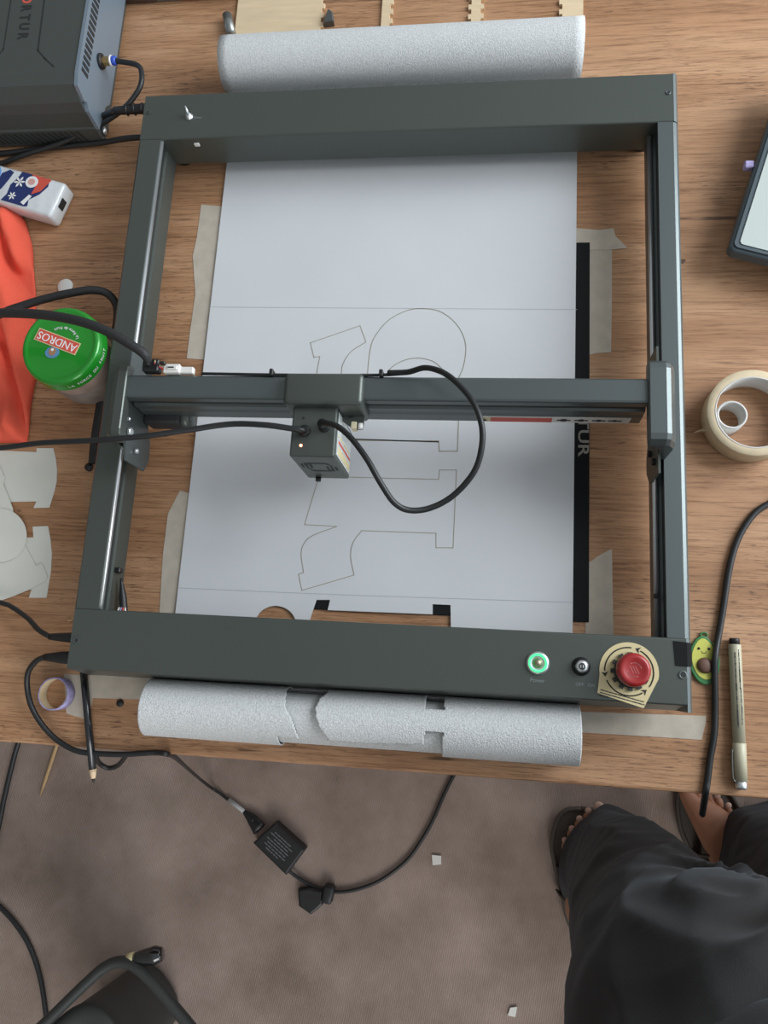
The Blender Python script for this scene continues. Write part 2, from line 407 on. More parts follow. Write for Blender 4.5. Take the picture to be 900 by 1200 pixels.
def roll(name, axY, r, th, keep, x0f, x1f, a0, a1, flip, mm, step=.001, nv=120, grow=0.0):
    """part of the sheet wound round an axis along x: a0 is the bottom; keep(x, v) picks the paper that is there"""
    q = bmesh.new(); nx = int((x1f-x0f)/step); V = {}
    def vert(i, j):
        if (i, j) not in V:
            a = a0+(a1-a0)*j/nv; rr = r+grow*(a-a0)
            x = x0f+(x1f-x0f)*i/nx
            V[(i, j)] = q.verts.new((x, axY+flip*math.sin(a)*rr, TZ+.0022+r-math.cos(a)*rr))
        return V[(i, j)]
    for i in range(nx):
        xm = x0f+(x1f-x0f)*(i+.5)/nx
        for j in range(nv):
            if keep is None or keep(xm, (j+.5)/nv): q.faces.new((vert(i, j), vert(i+1, j), vert(i+1, j+1), vert(i, j+1)))
    bmesh.ops.recalc_face_normals(q, faces=q.faces)
    m_ = MB(); m_.merge(q, mm, True); o = m_.build(name, sheet)
    s = o.modifiers.new('thickness', 'SOLIDIFY'); s.thickness = th; s.offset = 0
    return o
roll('rear_roll', YB, RB, .0008, None, XL(YB), XR(YB), 0, 2*PI*1.35, 1, PAPERTEX, step=.01, nv=120, grow=-.0011)
# front roll: an inner turn, and the outermost turn with the laser cut openings in it
xa, xb = XL(YF)-.004, XR(YF)+.003
roll('front_roll', YF, RF-.0012, .0008, None, xa, xb, .2, 2*PI*1.2, -1, PAPERTEX, step=.01, nv=110, grow=-.0008)
# openings as seen from above: (x, y) of the roll's surface turned into the angle round it
zt = TZ+RF*1.6
def RP(px, py): v = U(px, py, zt); return (v.x, v.y)
open1 = [RP(*q) for q in [(335, 795), (338, 812), (336, 820), (376, 815), (398, 806), (400, 795)]]
gapA = [RP(*q) for q in [(334, 790), (384, 790), (384, 812), (377, 818), (373, 828), (373, 838), (378, 852), (386, 864), (384, 880), (325, 880), (328, 862), (352, 865), (347, 845), (338, 828)]]
gapB = [RP(*q) for q in [(500, 790), (523, 790), (521, 832), (500, 830), (499, 818)]]
gapC = [RP(*q) for q in [(498, 856), (521, 857), (520, 900), (380, 900), (385, 865), (440, 870), (497, 872)]]
gapB = [RP(*q) for q in [(499, 790), (522, 790), (521, 832), (499, 831)]]
gapC = [RP(*q) for q in [(499, 856), (520, 857), (518, 900), (330, 900), (328, 862), (386, 867), (440, 870), (497, 871)]]
def inside(p, poly):
    c = False; n = len(poly)
    for i in range(n):
        a, b = poly[i], poly[i-1]
        if (a[1] > p[1]) != (b[1] > p[1]) and p[0] < (b[0]-a[0])*(p[1]-a[1])/(b[1]-a[1])+a[0]: c = not c
    return c
def keepF(x, v):
    a = .2+(2*PI*.86-.2)*v
    y = YF-math.sin(a)*RF
    if math.cos(a) > .35 or a < .9: return not (hole_under(x) and a > 2*PI*.5) if False else True
    return not (inside((x, y), gapA) or inside((x, y), gapB) or inside((x, y), gapC))
roll('outer_layer', YF, RF+.0004, .0008, keepF, xa, xb, .2, 2*PI*.86, -1, PAPERTEX, step=.0011, nv=130, grow=0)

# masking tape strips stuck on the table
def strip(pts, label, z=TZ+.0001, wob=True):
    v = [U(*q, TZ) for q in pts]
    tag(MB().sheet([[(p.x, p.y) for p in v]], z, TAPE, .00035).build('tape_strip'), label, 'tape', 'masking tape strips stuck on the table')
strip([(236, 240), (272, 243), (264, 330), (256, 423), (219, 420), (222, 395), (229, 345), (226, 300), (231, 277)], 'strip of beige masking tape on the table left of the paper, upper one')
strip([(211, 575), (222, 578), (216, 730), (186, 735), (191, 650), (197, 602)], 'strip of beige masking tape on the table left of the paper, lower one')
strip([(676, 268), (702, 270), (719, 268), (721, 277), (735, 291), (717, 293), (640, 295), (640, 268)], 'short crossways strip of masking tape with a pointed end above the black plate', z=TZ+.0006)
strip([(685, 285), (717, 286), (717, 350), (716, 413), (700, 414), (684, 417)], 'strip of masking tape running down beside the upper half of the black plate')
strip([(686, 662), (702, 651), (717, 643), (719, 760), (686, 760)], 'torn strip of masking tape beside the lower end of the black plate')
strip([(560, 828), (680, 834), (827, 839), (827, 846), (822, 867), (760, 863), (660, 857), (560, 850)], 'long strip of masking tape sticking out under the front right of the machine')
strip([(75, 790), (140, 792), (300, 800), (300, 824), (180, 820), (109, 818), (104, 844), (78, 836)], 'strip of masking tape under the front left corner of the machine beside the pencil')

# ------------------------------------------------------------------ laser engraver
FZ, FB = .815, .773
eng = thing('laser_engraver', (0, 0, TZ), 'grey metal frame laser engraver with a moving laser head on a cross beam', 'laser engraver')
def rbev(u0, u1, z0, z1, b=.0022, slope0=0., slope1=0.):
    """closed cross section with small rounded upper corners"""
    p = [(u0-slope0, z0), (u0, z1-b)]
    for k in range(1, 4): a = PI-k*PI/8; p.append((u0+b+b*math.cos(a), z1-b+b*math.sin(a)))
    p.append((u0+b, z1)); p.append((u1-b, z1))
    for k in range(1, 4): a = PI/2-k*PI/8; p.append((u1-b+b*math.cos(a), z1-b+b*math.sin(a)))
    p += [(u1, z1-b), (u1+slope1, z0)]
    return p
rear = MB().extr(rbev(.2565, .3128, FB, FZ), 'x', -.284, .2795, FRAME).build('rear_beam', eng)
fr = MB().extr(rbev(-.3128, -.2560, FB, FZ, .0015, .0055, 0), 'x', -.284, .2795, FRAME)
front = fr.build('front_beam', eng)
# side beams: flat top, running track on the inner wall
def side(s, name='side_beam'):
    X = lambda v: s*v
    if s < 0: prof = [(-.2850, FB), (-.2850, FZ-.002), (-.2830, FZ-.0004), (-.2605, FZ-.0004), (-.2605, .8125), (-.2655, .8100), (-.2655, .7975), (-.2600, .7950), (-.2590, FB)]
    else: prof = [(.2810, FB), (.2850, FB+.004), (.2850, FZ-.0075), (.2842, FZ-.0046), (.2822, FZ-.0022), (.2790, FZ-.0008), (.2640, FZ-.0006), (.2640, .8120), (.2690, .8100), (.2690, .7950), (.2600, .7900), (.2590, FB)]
    o = MB().extr(prof, 'y', -.2560, .2565, FRAME if s < 0 else FRAME2).build(name, eng)  # right beam gets the lighter metal, its window light put into the colour
    g = MB()
    if s < 0: g.box((-.2656, -.2555, .7985), (-.2612, .2560, .8085), TRACK)
    else: g.box((.2652, -.2555, .7975), (.2690, .2560, .8110), TRACK)
    g.build('track_groove', o)
    if s < 0: MB().tube([(-.2598, -.2555, .8112), (-.2598, .2560, .8112)], .0021, STEEL, 10, 1).build('steel_rail', o)
    else: MB().tube([(.2600, -.2555, .7935), (.2600, .2560, .7935)], .0024, STEEL, 10, 1).build('steel_rail', o)
    return o
side(-1); rs = side(1)
# rounded light catching outer corner of the right side, running over both end beams
for a, b in ((-.3183, -.2562), (.2567, .3128)):
    p = [(.2797, FB), (.2850, FB+.003), (.2850, FZ-.0070), (.2842, FZ-.0040), (.2824, FZ-.0016), (.2797, FZ)]
    MB().extr(p, 'y', a, b, FRAME2).build('corner_cap', eng)
for x, y in ((-.26, -.285), (.26, -.285), (-.26, .285), (.26, .285)):
    MB().lathe([(0, 0), (.014, 0), (.015, .004), (.012, .0232), (0, .0232)], (x, y, TZ), BLACKP, 24).build('foot', eng)
def screw(px, py, z=FZ, r=.0032, par=eng):
    v = U(px, py, z); k = MB().disc((v.x, v.y, z-.0005), r, .0010, INK, 16, bev=.0003); k.disc((v.x+.0002, v.y, z+.0004), r*.55, .0004, GROOVE, 6)
    k.lathe([(r*.6, .0011), (r*.8, .0014), (r, .0011)], (v.x, v.y, z-.0003), FRAME2, 16); k.build('screw', par)
screw(90, 750.5); screw(174, 132, r=.0024); screw(783, 108.5, r=.0026); screw(800, 791, r=.0036)
# faint printing and the little silver toggle on the rear beam
v = U(226, 138, FZ)
k = MB(); text_into(k, '- Laser Class -', .0034, flat_at(v.x, v.y, FZ+.0001, 0), FAINT, ext=.00005, sx=1.2); k.build('printing', rear)
v = U(222, 137, FZ); tp = U(217, 124, FZ+.010)
k = MB().lathe([(0, 0), (.0042, 0), (.0042, .0010), (.0028, .0016), (.0026, .0040), (0, .0042)], (v.x, v.y, FZ), STEEL, 16)
k.tube([(v.x, v.y, FZ+.003), tp], [.0019, .0007], STEEL, 10, 1); k.build('toggle_lever', rear)
v = U(231, 166, .806)
MB().box((v.x-.003, .2545, .803), (v.x+.003, .2566, .808), WHITEP, .0007, 1).build('white_clip', rear)
# buttons on the front beam
v = U(630, 777, FZ); pb = MB().lathe([(0, 0), (.0100, 0), (.0102, .0012), (.0088, .0028), (.0078, .0030), (.0060, .0020), (0, .0020)], (v.x, v.y, FZ), STEEL, 40).build('power_button', front)
MB().lathe([(.0062, .0020), (.0064, .0033), (.0080, .0033), (.0084, .0026)], (v.x, v.y, FZ), mat('green_light_ring', (.05, .6, .2), .4, emis=(.06, 1.0, .25), es=.9), 40).build('light_ring', pb)
MB().lathe([(0, .0016), (.0036, .0018), (.0042, .0030), (0, .0032)], (v.x, v.y, FZ), mat('brushed_brass_cap', (.42, .36, .26), .35, .8), 32).build('button_cap', pb)
k = MB(); text_into(k, 'Power', .0048, flat_at(v.x, v.y-.0150, FZ+.0001, -.02), FAINT, ext=.00005); k.build('printing', front); k = MB(); text_into(k, 'OFF   ON', .0040, flat_at(v.x+.041, v.y-.0165, FZ+.0001, -.02), FAINT, ext=.00005); k.build('printing', front)
v = U(681, 781, FZ); kb = MB().lathe([(0, 0), (.0080, 0), (.0080, .0014), (.0068, .0022), (.0062, .0050), (.0050, .0056), (0, .0056)], (v.x, v.y, FZ), BLACKP, 32).build('key_lock', front)
k = MB().lathe([(0, .0057), (.0040, .0057), (.0048, .0050), (.0055, .0056), (.0040, .0066), (0, .0066)], (v.x, v.y, FZ), STEEL, 32)
k.lathe([(.0018, .0067), (.0024, .0070), (.0030, .0067)], (v.x, v.y, FZ), INK, 20); k.box((v.x-.0006, v.y-.0022, FZ+.0066), (v.x+.0006, v.y+.0022, FZ+.0069), INK); k.build('lock_cylinder', kb)
# emergency stop with its yellow plate
v = U(735, 790, FZ); es = MB()
pz = FZ+.0007
c = U(737, 787, FZ); a1_ = math.radians(195); 
poly = [(c.x+.0250*math.cos(math.radians(a)), c.y+.0250*math.sin(math.radians(a))) for a in range(-12, 196, 8)]
for q in [(700, 812), (754, 830)]: p_ = U(*q, FZ); poly.append((p_.x, p_.y))
es.sheet([poly], FZ+.0001, LABELY, .0006)
for k_ in range(3):
    a0_ = -35+k_*120
    es.ribbon([(c.x+.0205*math.cos(math.radians(a)), c.y+.0205*math.sin(math.radians(a))) for a in range(a0_, a0_+102, 6)], .0011, FZ+.0009, INK)
    a = math.radians(a0_+104); t_ = Vector((-math.sin(a), math.cos(a))); n_ = Vector((math.cos(a), math.sin(a))); p_ = Vector((c.x, c.y))+n_*.0205
    q = bmesh.new(); q.faces.new([q.verts.new((*(p_+t_*.0022), FZ+.0009)), q.verts.new((*(p_-t_*.0022+n_*.0030), FZ+.0009)), q.verts.new((*(p_-t_*.0010), FZ+.0009)), q.verts.new((*(p_-t_*.0022-n_*.0030), FZ+.0009))]); es.merge(q, INK)
a_ = U(704, 808, FZ); b_ = U(757, 823, FZ)
for j in range(3):
    d = Vector((b_.x-a_.x, b_.y-a_.y)); nn = Vector((d.y, -d.x)).normalized()
    s0 = 0
    st = Vector((a_.x, a_.y))+nn*(.0002+.0023*j)
    while s0 < (.93, .97, .22)[j]:
        ln = random.uniform(.05, .12); es.ribbon([st+d*s0, st+d*min(s0+ln, .97)], .00085, FZ+.0009, INK); s0 += ln+.025
est = es.build('warning_plate', front)
c2 = U(738, 787, FZ)
k = MB()
for j in range(12):
    a = j*PI/6; k.box((c2.x+.0145*math.cos(a)-.0019, c2.y+.0145*math.sin(a)-.0019, FZ+.0008), (c2.x+.0145*math.cos(a)+.0019, c2.y+.0145*math.sin(a)+.0019, FZ+.0032), DKPLAST, rot=a)
k.lathe([(0, .0008), (.0138, .0008), (.0138, .0036), (.0100, .0050), (.0095, .0110), (0, .0110)], (c2.x, c2.y, FZ), DKPLAST, 36); stop = k.build('emergency_stop', front)
kz = FZ+.010; c3 = U(743, 785, kz+.010)
k = MB().lathe([(0, .000), (.0105, 0), (.0132, .0022), (.0142, .006), (.0140, .0095), (.0125, .0122), (.0105, .0130), (.0085, .0120), (0, .0115)], (c3.x, c3.y, kz), RED, 48); red = k.build('red_knob', stop)
k = MB()
for j in range(2):
    pts = [(c3.x+.0058*math.cos(a), c3.y+.0058*math.sin(a)) for a in [j*PI+.3+i*.25 for i in range(8)]]
    k.ribbon(pts, .0008, kz+.0119, mat('pale_red_relief', (.55, .16, .15), .4))
for j in (-1, 0, 1): k.ribbon([(c3.x+j*.0022-.0012, c3.y+.0030), (c3.x+j*.0022+.0014, c3.y-.0028)], .0006, kz+.0119, bpy.data.materials['pale_red_relief'])
k.build('arrow_relief', red)
# black tape on the front right corner
a = U(788, 751, FZ); b = U(789, 780, FZ); tz_ = FZ+.0003
q = bmesh.new()
row = [(a.x+.0006, a.y, tz_), (.2800, a.y-.0008, tz_), (.2838, a.y-.001, FZ-.0022), (.2856, a.y-.001, FZ-.008), (.2856, a.y-.001, FZ-.025)]
row2 = [(b.x+.0018, b.y, tz_), (.2800, b.y-.0004, tz_), (.2838, b.y, FZ-.0022), (.2856, b.y, FZ-.008), (.2856, b.y, FZ-.025)]
A = [q.verts.new(p) for p in row]; B = [q.verts.new(p) for p in row2]
for i in range(4): q.faces.new((A[i], B[i], B[i+1], A[i+1]))
k = MB(); k.merge(q, BLACKPLATE); o = k.build('black_tape_patch', front); s_ = o.modifiers.new('t', 'SOLIDIFY'); s_.thickness = .0004; s_.offset = 1; tag(o, 'black tape patch on the corner')

# --- gantry
GZ = .862; GB = .808
gy1 = UY(450, 441, GZ); gy0 = UY(450, 469, GZ)
gx0, gx1 = UX(146, 452, GZ), UX(763, 455, GZ)
prof = [(gy0, GB), (gy0, .8240), (gy0+.0008, .8290), (gy0+.0008, .8375), (gy0+.006, .8400), (gy0+.006, .8490), (gy0, .8520), (gy0, GZ-.0025), (gy0+.0008, GZ-.0008), (gy0+.0025, GZ), (gy1-.002, GZ), (gy1, GZ-.002), (gy1, GB)]
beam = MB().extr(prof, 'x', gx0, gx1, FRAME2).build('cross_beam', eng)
MB().box((gx0+.002, gy0+.0025, .8405), (gx1-.002, gy0+.0062, .8485), GROOVE).build('beam_groove', beam)
# safety sticker along the lower front of the beam
def FX(px, py):  # on the beam's front face
    c = Vector((px-450, -(py-600), -F)); d = Vector((RX.dot(c), RY.dot(c), RZ.dot(c))); return CAM+d*((gy0-CAM.y)/d.y)
a, b = FX(559, 486).x, FX(741, 488).x
k = MB().box((a, gy0-.0005, GB+.0005), (b, gy0-.0001, .8232), WHITEP)
r0, r1 = FX(575, 486).x, FX(648, 487).x
k.box((r0-.010, gy0-.0008, .8095), (r0+.004, gy0-.0004, .8205), LABELY); k.box((r0, gy0-.0009, .8095), (r1, gy0-.0004, .8205), REDP)
q = bmesh.new(); q.faces.new([q.verts.new((r0-.006, gy0-.0012, .8185)), q.verts.new((r0-.0095, gy0-.0012, .8115)), q.verts.new((r0-.0025, gy0-.0012, .8115))]); k.merge(q, INK)
for i, px in enumerate((662, 683, 704, 723)):
    x = FX(px, 487).x
    k.lathe([(0, 0), (.0034-.0004*i, 0), (.0034-.0004*i, .0005), (0, .0005)], (x, gy0-.0004, .8155), INK, 16, (0, -1, 0), False)
    k.box((x-.0062, gy0-.0010, .8146), (x+.0062, gy0-.0004, .8164), INK)
k.build('warning_sticker', beam)
# thin wire clipped behind the beam
wire = MB().tube([(UX(235, 438, GZ), gy1+.0026, GZ-.003), (UX(300, 438, GZ), gy1+.0012, GZ-.001), (UX(375, 440, GZ), gy1+.0014, GZ-.002), (UX(440, 440, GZ), gy1+.0014, GZ-.001), (UX(478, 440, GZ), gy1+.0030, GZ)], .0016, CABLE, 8, 6).build('beam_wire', beam)
for px in (319, 447):
    x = UX(px, 437, GZ); MB().box((x-.0018, gy1-.001, GZ-.004), (x+.0018, gy1+.0052, GZ+.0045), BLACKP, .0006, 1).build('wire_clip', beam)
# end carriages that ride on the side beams
def cap(x0, x1, y0, y1, z0, z1, s):
    k = MB()
    p = [(x0, y0), (x1, y0), (x1, y1), (x0, y1)]
    w_ = abs(x1-x0); ch = .0075
    if s > 0: prof = [(x0, z0), (x0, z1-.001), (x0+.001, z1), (x1-.010, z1), (x1-.006, z1-.0015), (x1-.001, z1-.010), (x1, z1-.014), (x1, z0), (x0+.014, z0), (x0+.014, z1-.014)]; prof[0] = (x0, z1-.012)
    else: prof = [(x0, z0), (x0, z1-.014), (x0+.001, z1-.010), (x0+.006, z1-.0015), (x0+.010, z1), (x1-.001, z1), (x1, z1-.001), (x1, z1-.012), (x1-.012, z1-.014), (x1-.012, z0)]
    q = bmesh.new()
    def ring(y, ins): 
        cx_ = (x0+x1)/2
        return [q.verts.new((cx_+(u-cx_)*(1-ins*.12), y, z0+(z-z0)*(1-ins*.14))) for u, z in prof]
    L_ = [ring(y0, 1), ring(y0+.004, .25), ring(y0+.009, 0), ring(y1-.009, 0), ring(y1-.004, .25), ring(y1, 1)]
    q.faces.new(L_[0]); q.faces.new(L_[-1][::-1])
    for A, B in zip(L_, L_[1:]):
        for i in range(len(prof)): j = (i+1) % len(prof); q.faces.new((A[i], B[i], B[j], A[j]))
    bmesh.ops.recalc_face_normals(q, faces=q.faces)
    k.merge(q, FRAME2 if s > 0 else FRAME); return k.build('end_carriage', eng)  # right carriage painted lighter for the window side
CZ = .866
rc = cap(UX(761, 470, CZ), UX(796, 470, CZ), UY(775, 519, CZ), UY(775, 419, CZ), FZ+.0006, CZ, 1)
lc = cap(UX(121, 480, CZ), UX(147, 452, CZ), UY(134, 512, CZ), UY(134, 424, CZ), FZ+.0006, CZ, -1)
# carriage plates hanging inside the side beams
def plate(pts, z, th, m_, par, name='bracket_plate'):
    v = [U(*q, z) for q in pts]; k = MB().prism([(p.x, p.y) for p in v], z-th, z, m_); return k.build(name, par)
xr = UX(757, 500, .84)
k = MB().prism([(-.112, .797), (-.100, .785), (-.086, .785), (-.060, .800), (-.050, .812), (-.030, .822), (.000, .800), (.008, .800), (.008, .835), (-.112, .835)], 0, .002, FRAME)
k.move(lambda c: Vector((.2545+c.z, c.x-.002, c.y))); brR = k.build('bracket_plate', rc)
for y_, z_ in ((-.088, .806), (-.100, .822)):
    MB().disc((.2545, y_, z_), .0034, .0030, BLACKP, 16, (-1, 0, 0), .0005).build('bracket_bolt', brR)
for y_ in (-.085, -.005): MB().lathe([(0, -.003), (.0075, -.003), (.0085, -.001), (.0085, .001), (.0075, .003), (0, .003)], (.2625, y_, .803), BLACKP, 28, (1, 0, 0)).build('wheel', rc)
k = MB().prism([(-.112, .797), (-.098, .788), (-.082, .790), (-.055, .805), (.000, .805), (.004, .815), (.004, .853), (-.066, .853), (-.112, .838)], 0, .002, FRAME2)
k.move(lambda c: Vector((UX(148, 470, .85)-.001+c.z, c.x-.002, c.y))); brL = k.build('bracket_plate', lc)
xL = UX(148, 470, .85)+.002
for y_, z_, r_ in ((-.086, .840, .0042), (-.100, .822, .0026), (-.075, .846, .0018)):
    MB().disc((xL, y_, z_), r_, .0026, STEEL, 20, (1, 0, 0), .0006).build('bracket_bolt', brL)
for y_ in (-.085, -.005): MB().lathe([(0, -.003), (.0075, -.003), (.0085, -.001), (.0085, .001), (.0075, .003), (0, .003)], (-.2600, y_, .803), BLACKP, 28, (1, 0, 0)).build('wheel', lc)
# motor under the left end of the beam
mt = U(205, 494, .80)
k = MB().box((mt.x-.028, mt.y-.006, .790), (mt.x+.010, mt.y+.030, .8135), GROOVE, .003, 2); k.lathe([(0, 0), (.011, 0), (.012, .002), (.012, .010), (0, .010)], (mt.x+.008, mt.y+.004, .799), FRAME, 32, (1, 0, 0)); k.build('stepper_motor', lc)
# loom plug, coloured wires and white connector at the left end
a = U(172, 421, .872); lp = MB()
lp.box((a.x-.006, a.y-.010, .858), (a.x+.010, a.y+.002, .868), BLACKP, .001, 1); lp.box((a.x-.002, a.y-.006, .866), (a.x+.003, a.y+.003, .873), BLACKP, .001, 1)
lp.box((a.x+.012, a.y-.004, .866), (a.x+.017, a.y-.001, .8705), BLACKP, .0005, 1)
lp.build('loom_clamp', lc)
b = U(196, 434, .862)
for i, (cc) in enumerate([(.5, .03, .03), (.45, .25, .28), (.6, .5, .2), (.03, .03, .03)]):
    m_ = mat('wire_%s' % ['red', 'pink', 'yellow', 'black'][i], cc, .5)
    MB().tube([(a.x+.006, a.y-.002+i*.0012, .868), ((a.x+b.x)/2, (a.y+b.y)/2-.001+i*.0010, .866), (b.x, b.y+i*.0012, .862)], .0009, m_, 6, 4).build('lead', lc)
c1, c2_ = U(193, 430, .862), U(226, 438, .862)
k = MB().box((c1.x, gy1+.001, .856), (c1.x+.016, gy1+.010, .865), WHITEP, .0008, 1); k.box((c1.x+.015, gy1+.0015, .857), (c2_.x, gy1+.0080, .8630), WHITEP, .0006, 1)
k.box((c1.x+.004, gy1+.004, .8649), (c1.x+.014, gy1+.008, .8662), WHITEP, .0004, 1); k.box((c1.x+.005, gy1+.0052, .8660), (c1.x+.011, gy1+.0066, .8664), GROOVE); k.build('white_connector', lc)
# thin black stop and loose wire at the left front corner, screw nub on the right rail
v = U(139, 669, .79); MB().box((v.x-.003, v.y-.002, .786), (v.x+.003, v.y+.003, .794), BLACKP, .0008, 1).build('end_stop', eng)
p1, p2, p3 = U(142, 678, .79), U(144, 700, .785), U(145, 716, .785)
lead = MB().tube([p1, p2, p3, (p3.x, -.2565, .785)], [.0012, .0040, .0042, .003], BLACKP, 8, 4).build('heat_shrink_lead', eng)
for i in range(4):
    MB().tube([(p3.x-.003+i*.002, p3.y+.003, .789), (p3.x-.004+i*.0028, -.2565, .7905)], .0009, [WHITEP, LILAC, REDP, WHITEP][i], 6, 1).build('thin_lead', lead)
v = U(757, 698, .80); MB().box((.2565, v.y-.002, .797), (.2600, v.y+.002, .802), BLACKP, .0006, 1).build('end_stop', eng)

# --- laser head
HZ = .862
hx0, hx1 = UX(341.5, 500, HZ), UX(394.5, 500, HZ); hy0, hy1 = UY(366, 535, HZ), gy0-.006
HB = HZ-.079
head = MB().box((hx0, hy0, HB), (hx1, hy1, HZ), FRAME, .0018, 2, smooth=False).build('laser_head', eng)
# vents on the front face
k = MB(); cxh = (hx0+hx1)/2; fy = hy0-.0004
def vent(x0, z0, x1, z1, wd=.0018):
    d = Vector((x1-x0, z1-z0)); d.normalize(); n_ = Vector((-d.y, d.x))*wd/2
    q = bmesh.new(); q.faces.new([q.verts.new((x, fy, z)) for x, z in ((x0-n_.x, z0-n_.y), (x1-n_.x, z1-n_.y), (x1+n_.x, z1+n_.y), (x0+n_.x, z0+n_.y))]); k.merge(q, GROOVE)
for s in (-1, 1):
    for j, (o_, l_) in enumerate(((.0155, .012), (.0115, .020), (.0075, .012))):
        zc = HZ-.036-s*.004
        vent(cxh+s*o_, zc-l_/2, cxh+s*(o_-.000), zc+l_/2)
    vent(cxh-.008, HZ-.036+s*.013, cxh+.008, HZ-.036+s*.013, .0022)
    vent(cxh-.008, HZ-.036+s*.013, cxh-.011, HZ-.036+s*.008); vent(cxh+.008, HZ-.036+s*.013, cxh+.011, HZ-.036+s*.008)
k.build('vent_slots', head)
k = MB().lathe([(0, 0), (.0028, 0), (.0028, .004), (0, .004)], (UX(374, 563, HB), hy0, HB+.004), BLACKP, 16, (0, -1, 0)); k.build('focus_screw', head)
v = U(352.5, 522, HZ); MB().lathe([(0, 0), (.0014, 0), (.0012, .0005), (0, .0008)], (v.x, v.y, HZ), mat('red_led', (1, .2, .1), .4, emis=(1, .22, .10), es=6), 16).build('status_led', head)
v = U(355.5, 490, HZ); MB().disc((v.x, v.y, HZ-.0002), .0013, .0005, GROOVE, 14).build('head_screw', head)
for q_ in ((380, 500), (357, 505)):
    v = U(*q_, HZ); MB().lathe([(0, 0), (.0055, 0), (.0052, .002), (.0040, .0028), (0, .003)], (v.x, v.y, HZ), BLACKP, 20).build('grommet', head)
# printed sticker on the right side of the head
k = MB().box((hx1, hy0+.004, HB+.004), (hx1+.0004, hy1-.004, HZ-.006), mat('silver_sticker', (.72, .76, .74), .25, .2))
k.box((hx1+.0003, hy0+.006, HB+.006), (hx1+.0006, hy0+.013, HZ-.012), LABELY); k.box((hx1+.0004, hy0+.0165, HB+.006), (hx1+.0007, hy0+.019, HZ-.012), REDP)
k.box((hx1+.0004, hy0+.0225, HB+.010), (hx1+.0007, hy0+.024, HZ-.010), LABELY)
k.build('side_sticker', head)
# cover of the head's carriage on the beam
vz = .872
cv0, cv1 = U(333, 445, vz), U(424, 474, vz)
carr = MB().box((cv0.x, cv1.y, .822), (cv1.x, gy1-.0005, vz), FRAME, .0045, 4).build('head_carriage', eng)
k = MB().box((hx0+.001, hy1-.002, .850), (hx0+.012, cv1.y+.002, .862), FRAME, .001, 1); k.box((hx1-.013, hy1-.002, .850), (hx1-.002, cv1.y+.002, .862), FRAME, .001, 1)
k.box((hx0+.011, hy1-.001, .845), (hx1-.012, cv1.y+.004, .855), GROOVE); k.build('mount_rail', carr)
a = [U(*q, .842) for q in [(393, 480), (420, 478), (427, 487), (425, 502), (415, 503), (400, 492)]]
k = MB().prism([(p.x, p.y) for p in a], .838, .8405, FRAME); v = U(411, 486, .842); k.disc((v.x, v.y, .8405), .0028, .0012, GROOVE, 16); k.build('side_bracket', carr)
v = U(417, 498, .846); k = MB().box((v.x-.0045, v.y-.0035, .836), (v.x+.0005, v.y+.0035, .846), mat('ivory_plug', (.62, .55, .38), .4), .0006, 1); k.lathe([(0, 0), (.0032, 0), (.0028, .004), (0, .0042)], (v.x+.002, v.y, .843), WHITEP, 16, (1, 0, 0)); k.build('connector_plug', carr)

# --- the looping lead from the beam to the head
v1 = U(380, 500, HZ)
pts = [(UX(455, 439, GZ), gy1+.003, GZ+.001), U(478, 436, .868), U(500, 431, .880), U(525, 440, .893), U(550, 465, .903), U(563, 492, .905), U(565, 520, .902), U(556, 552, .895), U(532, 580, .888), U(505, 595, .886), U(480, 598, .890), U(462, 589, .896), U(446, 566, .903), U(430, 538, .906), U(412, 514, .902), U(396, 500, .895), U(383, 496, .884), (v1.x, v1.y, HZ+.012), (v1.x, v1.y, HZ+.001)]
MB().tube(pts, .0026, CABLE, 12, 8).build('looping_lead', eng)
pts = [(v1.x, v1.y, HZ+.001), (v1.x, v1.y, HZ+.010)]; MB().tube(pts, .0045, CABLE, 14, 1).build('lead_boot', head)

# --- hose to the left from the head (thin air hose)
v0 = U(357, 506, HZ)
pts = [(v0.x, v0.y, HZ+.003), U(354, 504, HZ+.008), U(340, 502, HZ+.011), U(310, 498, .876), U(270, 497, .874), U(220, 504, .877), U(170, 511, .880), U(110, 516, .878), U(50, 519, .868), U(0, 525, .86), U(-60, 530, .855), U(-160, 540, .80), (-.80, -.13, .7545), (-.985, -.13, .7545), (-1.012, -.13, .735), (-1.02, -.13, .55), (-1.02, -.13, .25)]
tag(MB().tube(pts, .0027, CABLE, 10, 6).build('air_hose'), 'thin black air hose running left from the top of the laser head', 'hose')
# thick sleeved loom
pts = [U(174, 424, .873), U(168, 414, .880), U(150, 402, .885), U(125, 388, .888), U(95, 377, .888), U(60, 370, .884), U(20, 367, .878), U(-30, 368, .87), U(-120, 375, .85), (-.80, .06, .756), (-.985, .06, .756), (-1.012, .06, .735), (-1.02, .06, .55), (-1.02, .06, .25)]
tag(MB().tube(pts, [.0036]+[.0046]*13, SLEEVE, 12, 8).build('cable_loom'), 'thick black cable loom passing over the green lid to the cross beam', 'cable')
pts = [(-1.02, .10, .25), (-1.02, .10, .55), (-1.012, .10, .735), (-.985, .10, .756), (-.80, .10, .756), U(-120, 380, .79), U(-20, 373, .80), U(15, 362, .80), U(50, 351, .80), U(85, 343, .798), U(110, 340, .795), U(127, 345, .790), U(137, 360, .783), U(136, 385, .775), (U(130, 410, .765).x, U(130, 410, .765).y, .765), U(124, 440, .760), U(116, 480, .758), U(110, 520, .757), U(108, 543, .7565)]
tag(MB().tube(pts, [.0044]*14+[.0040]*5, SLEEVE, 12, 8).build('power_cable'), 'thick black cable bending behind the jar and down along the left side of the machine', 'cable')
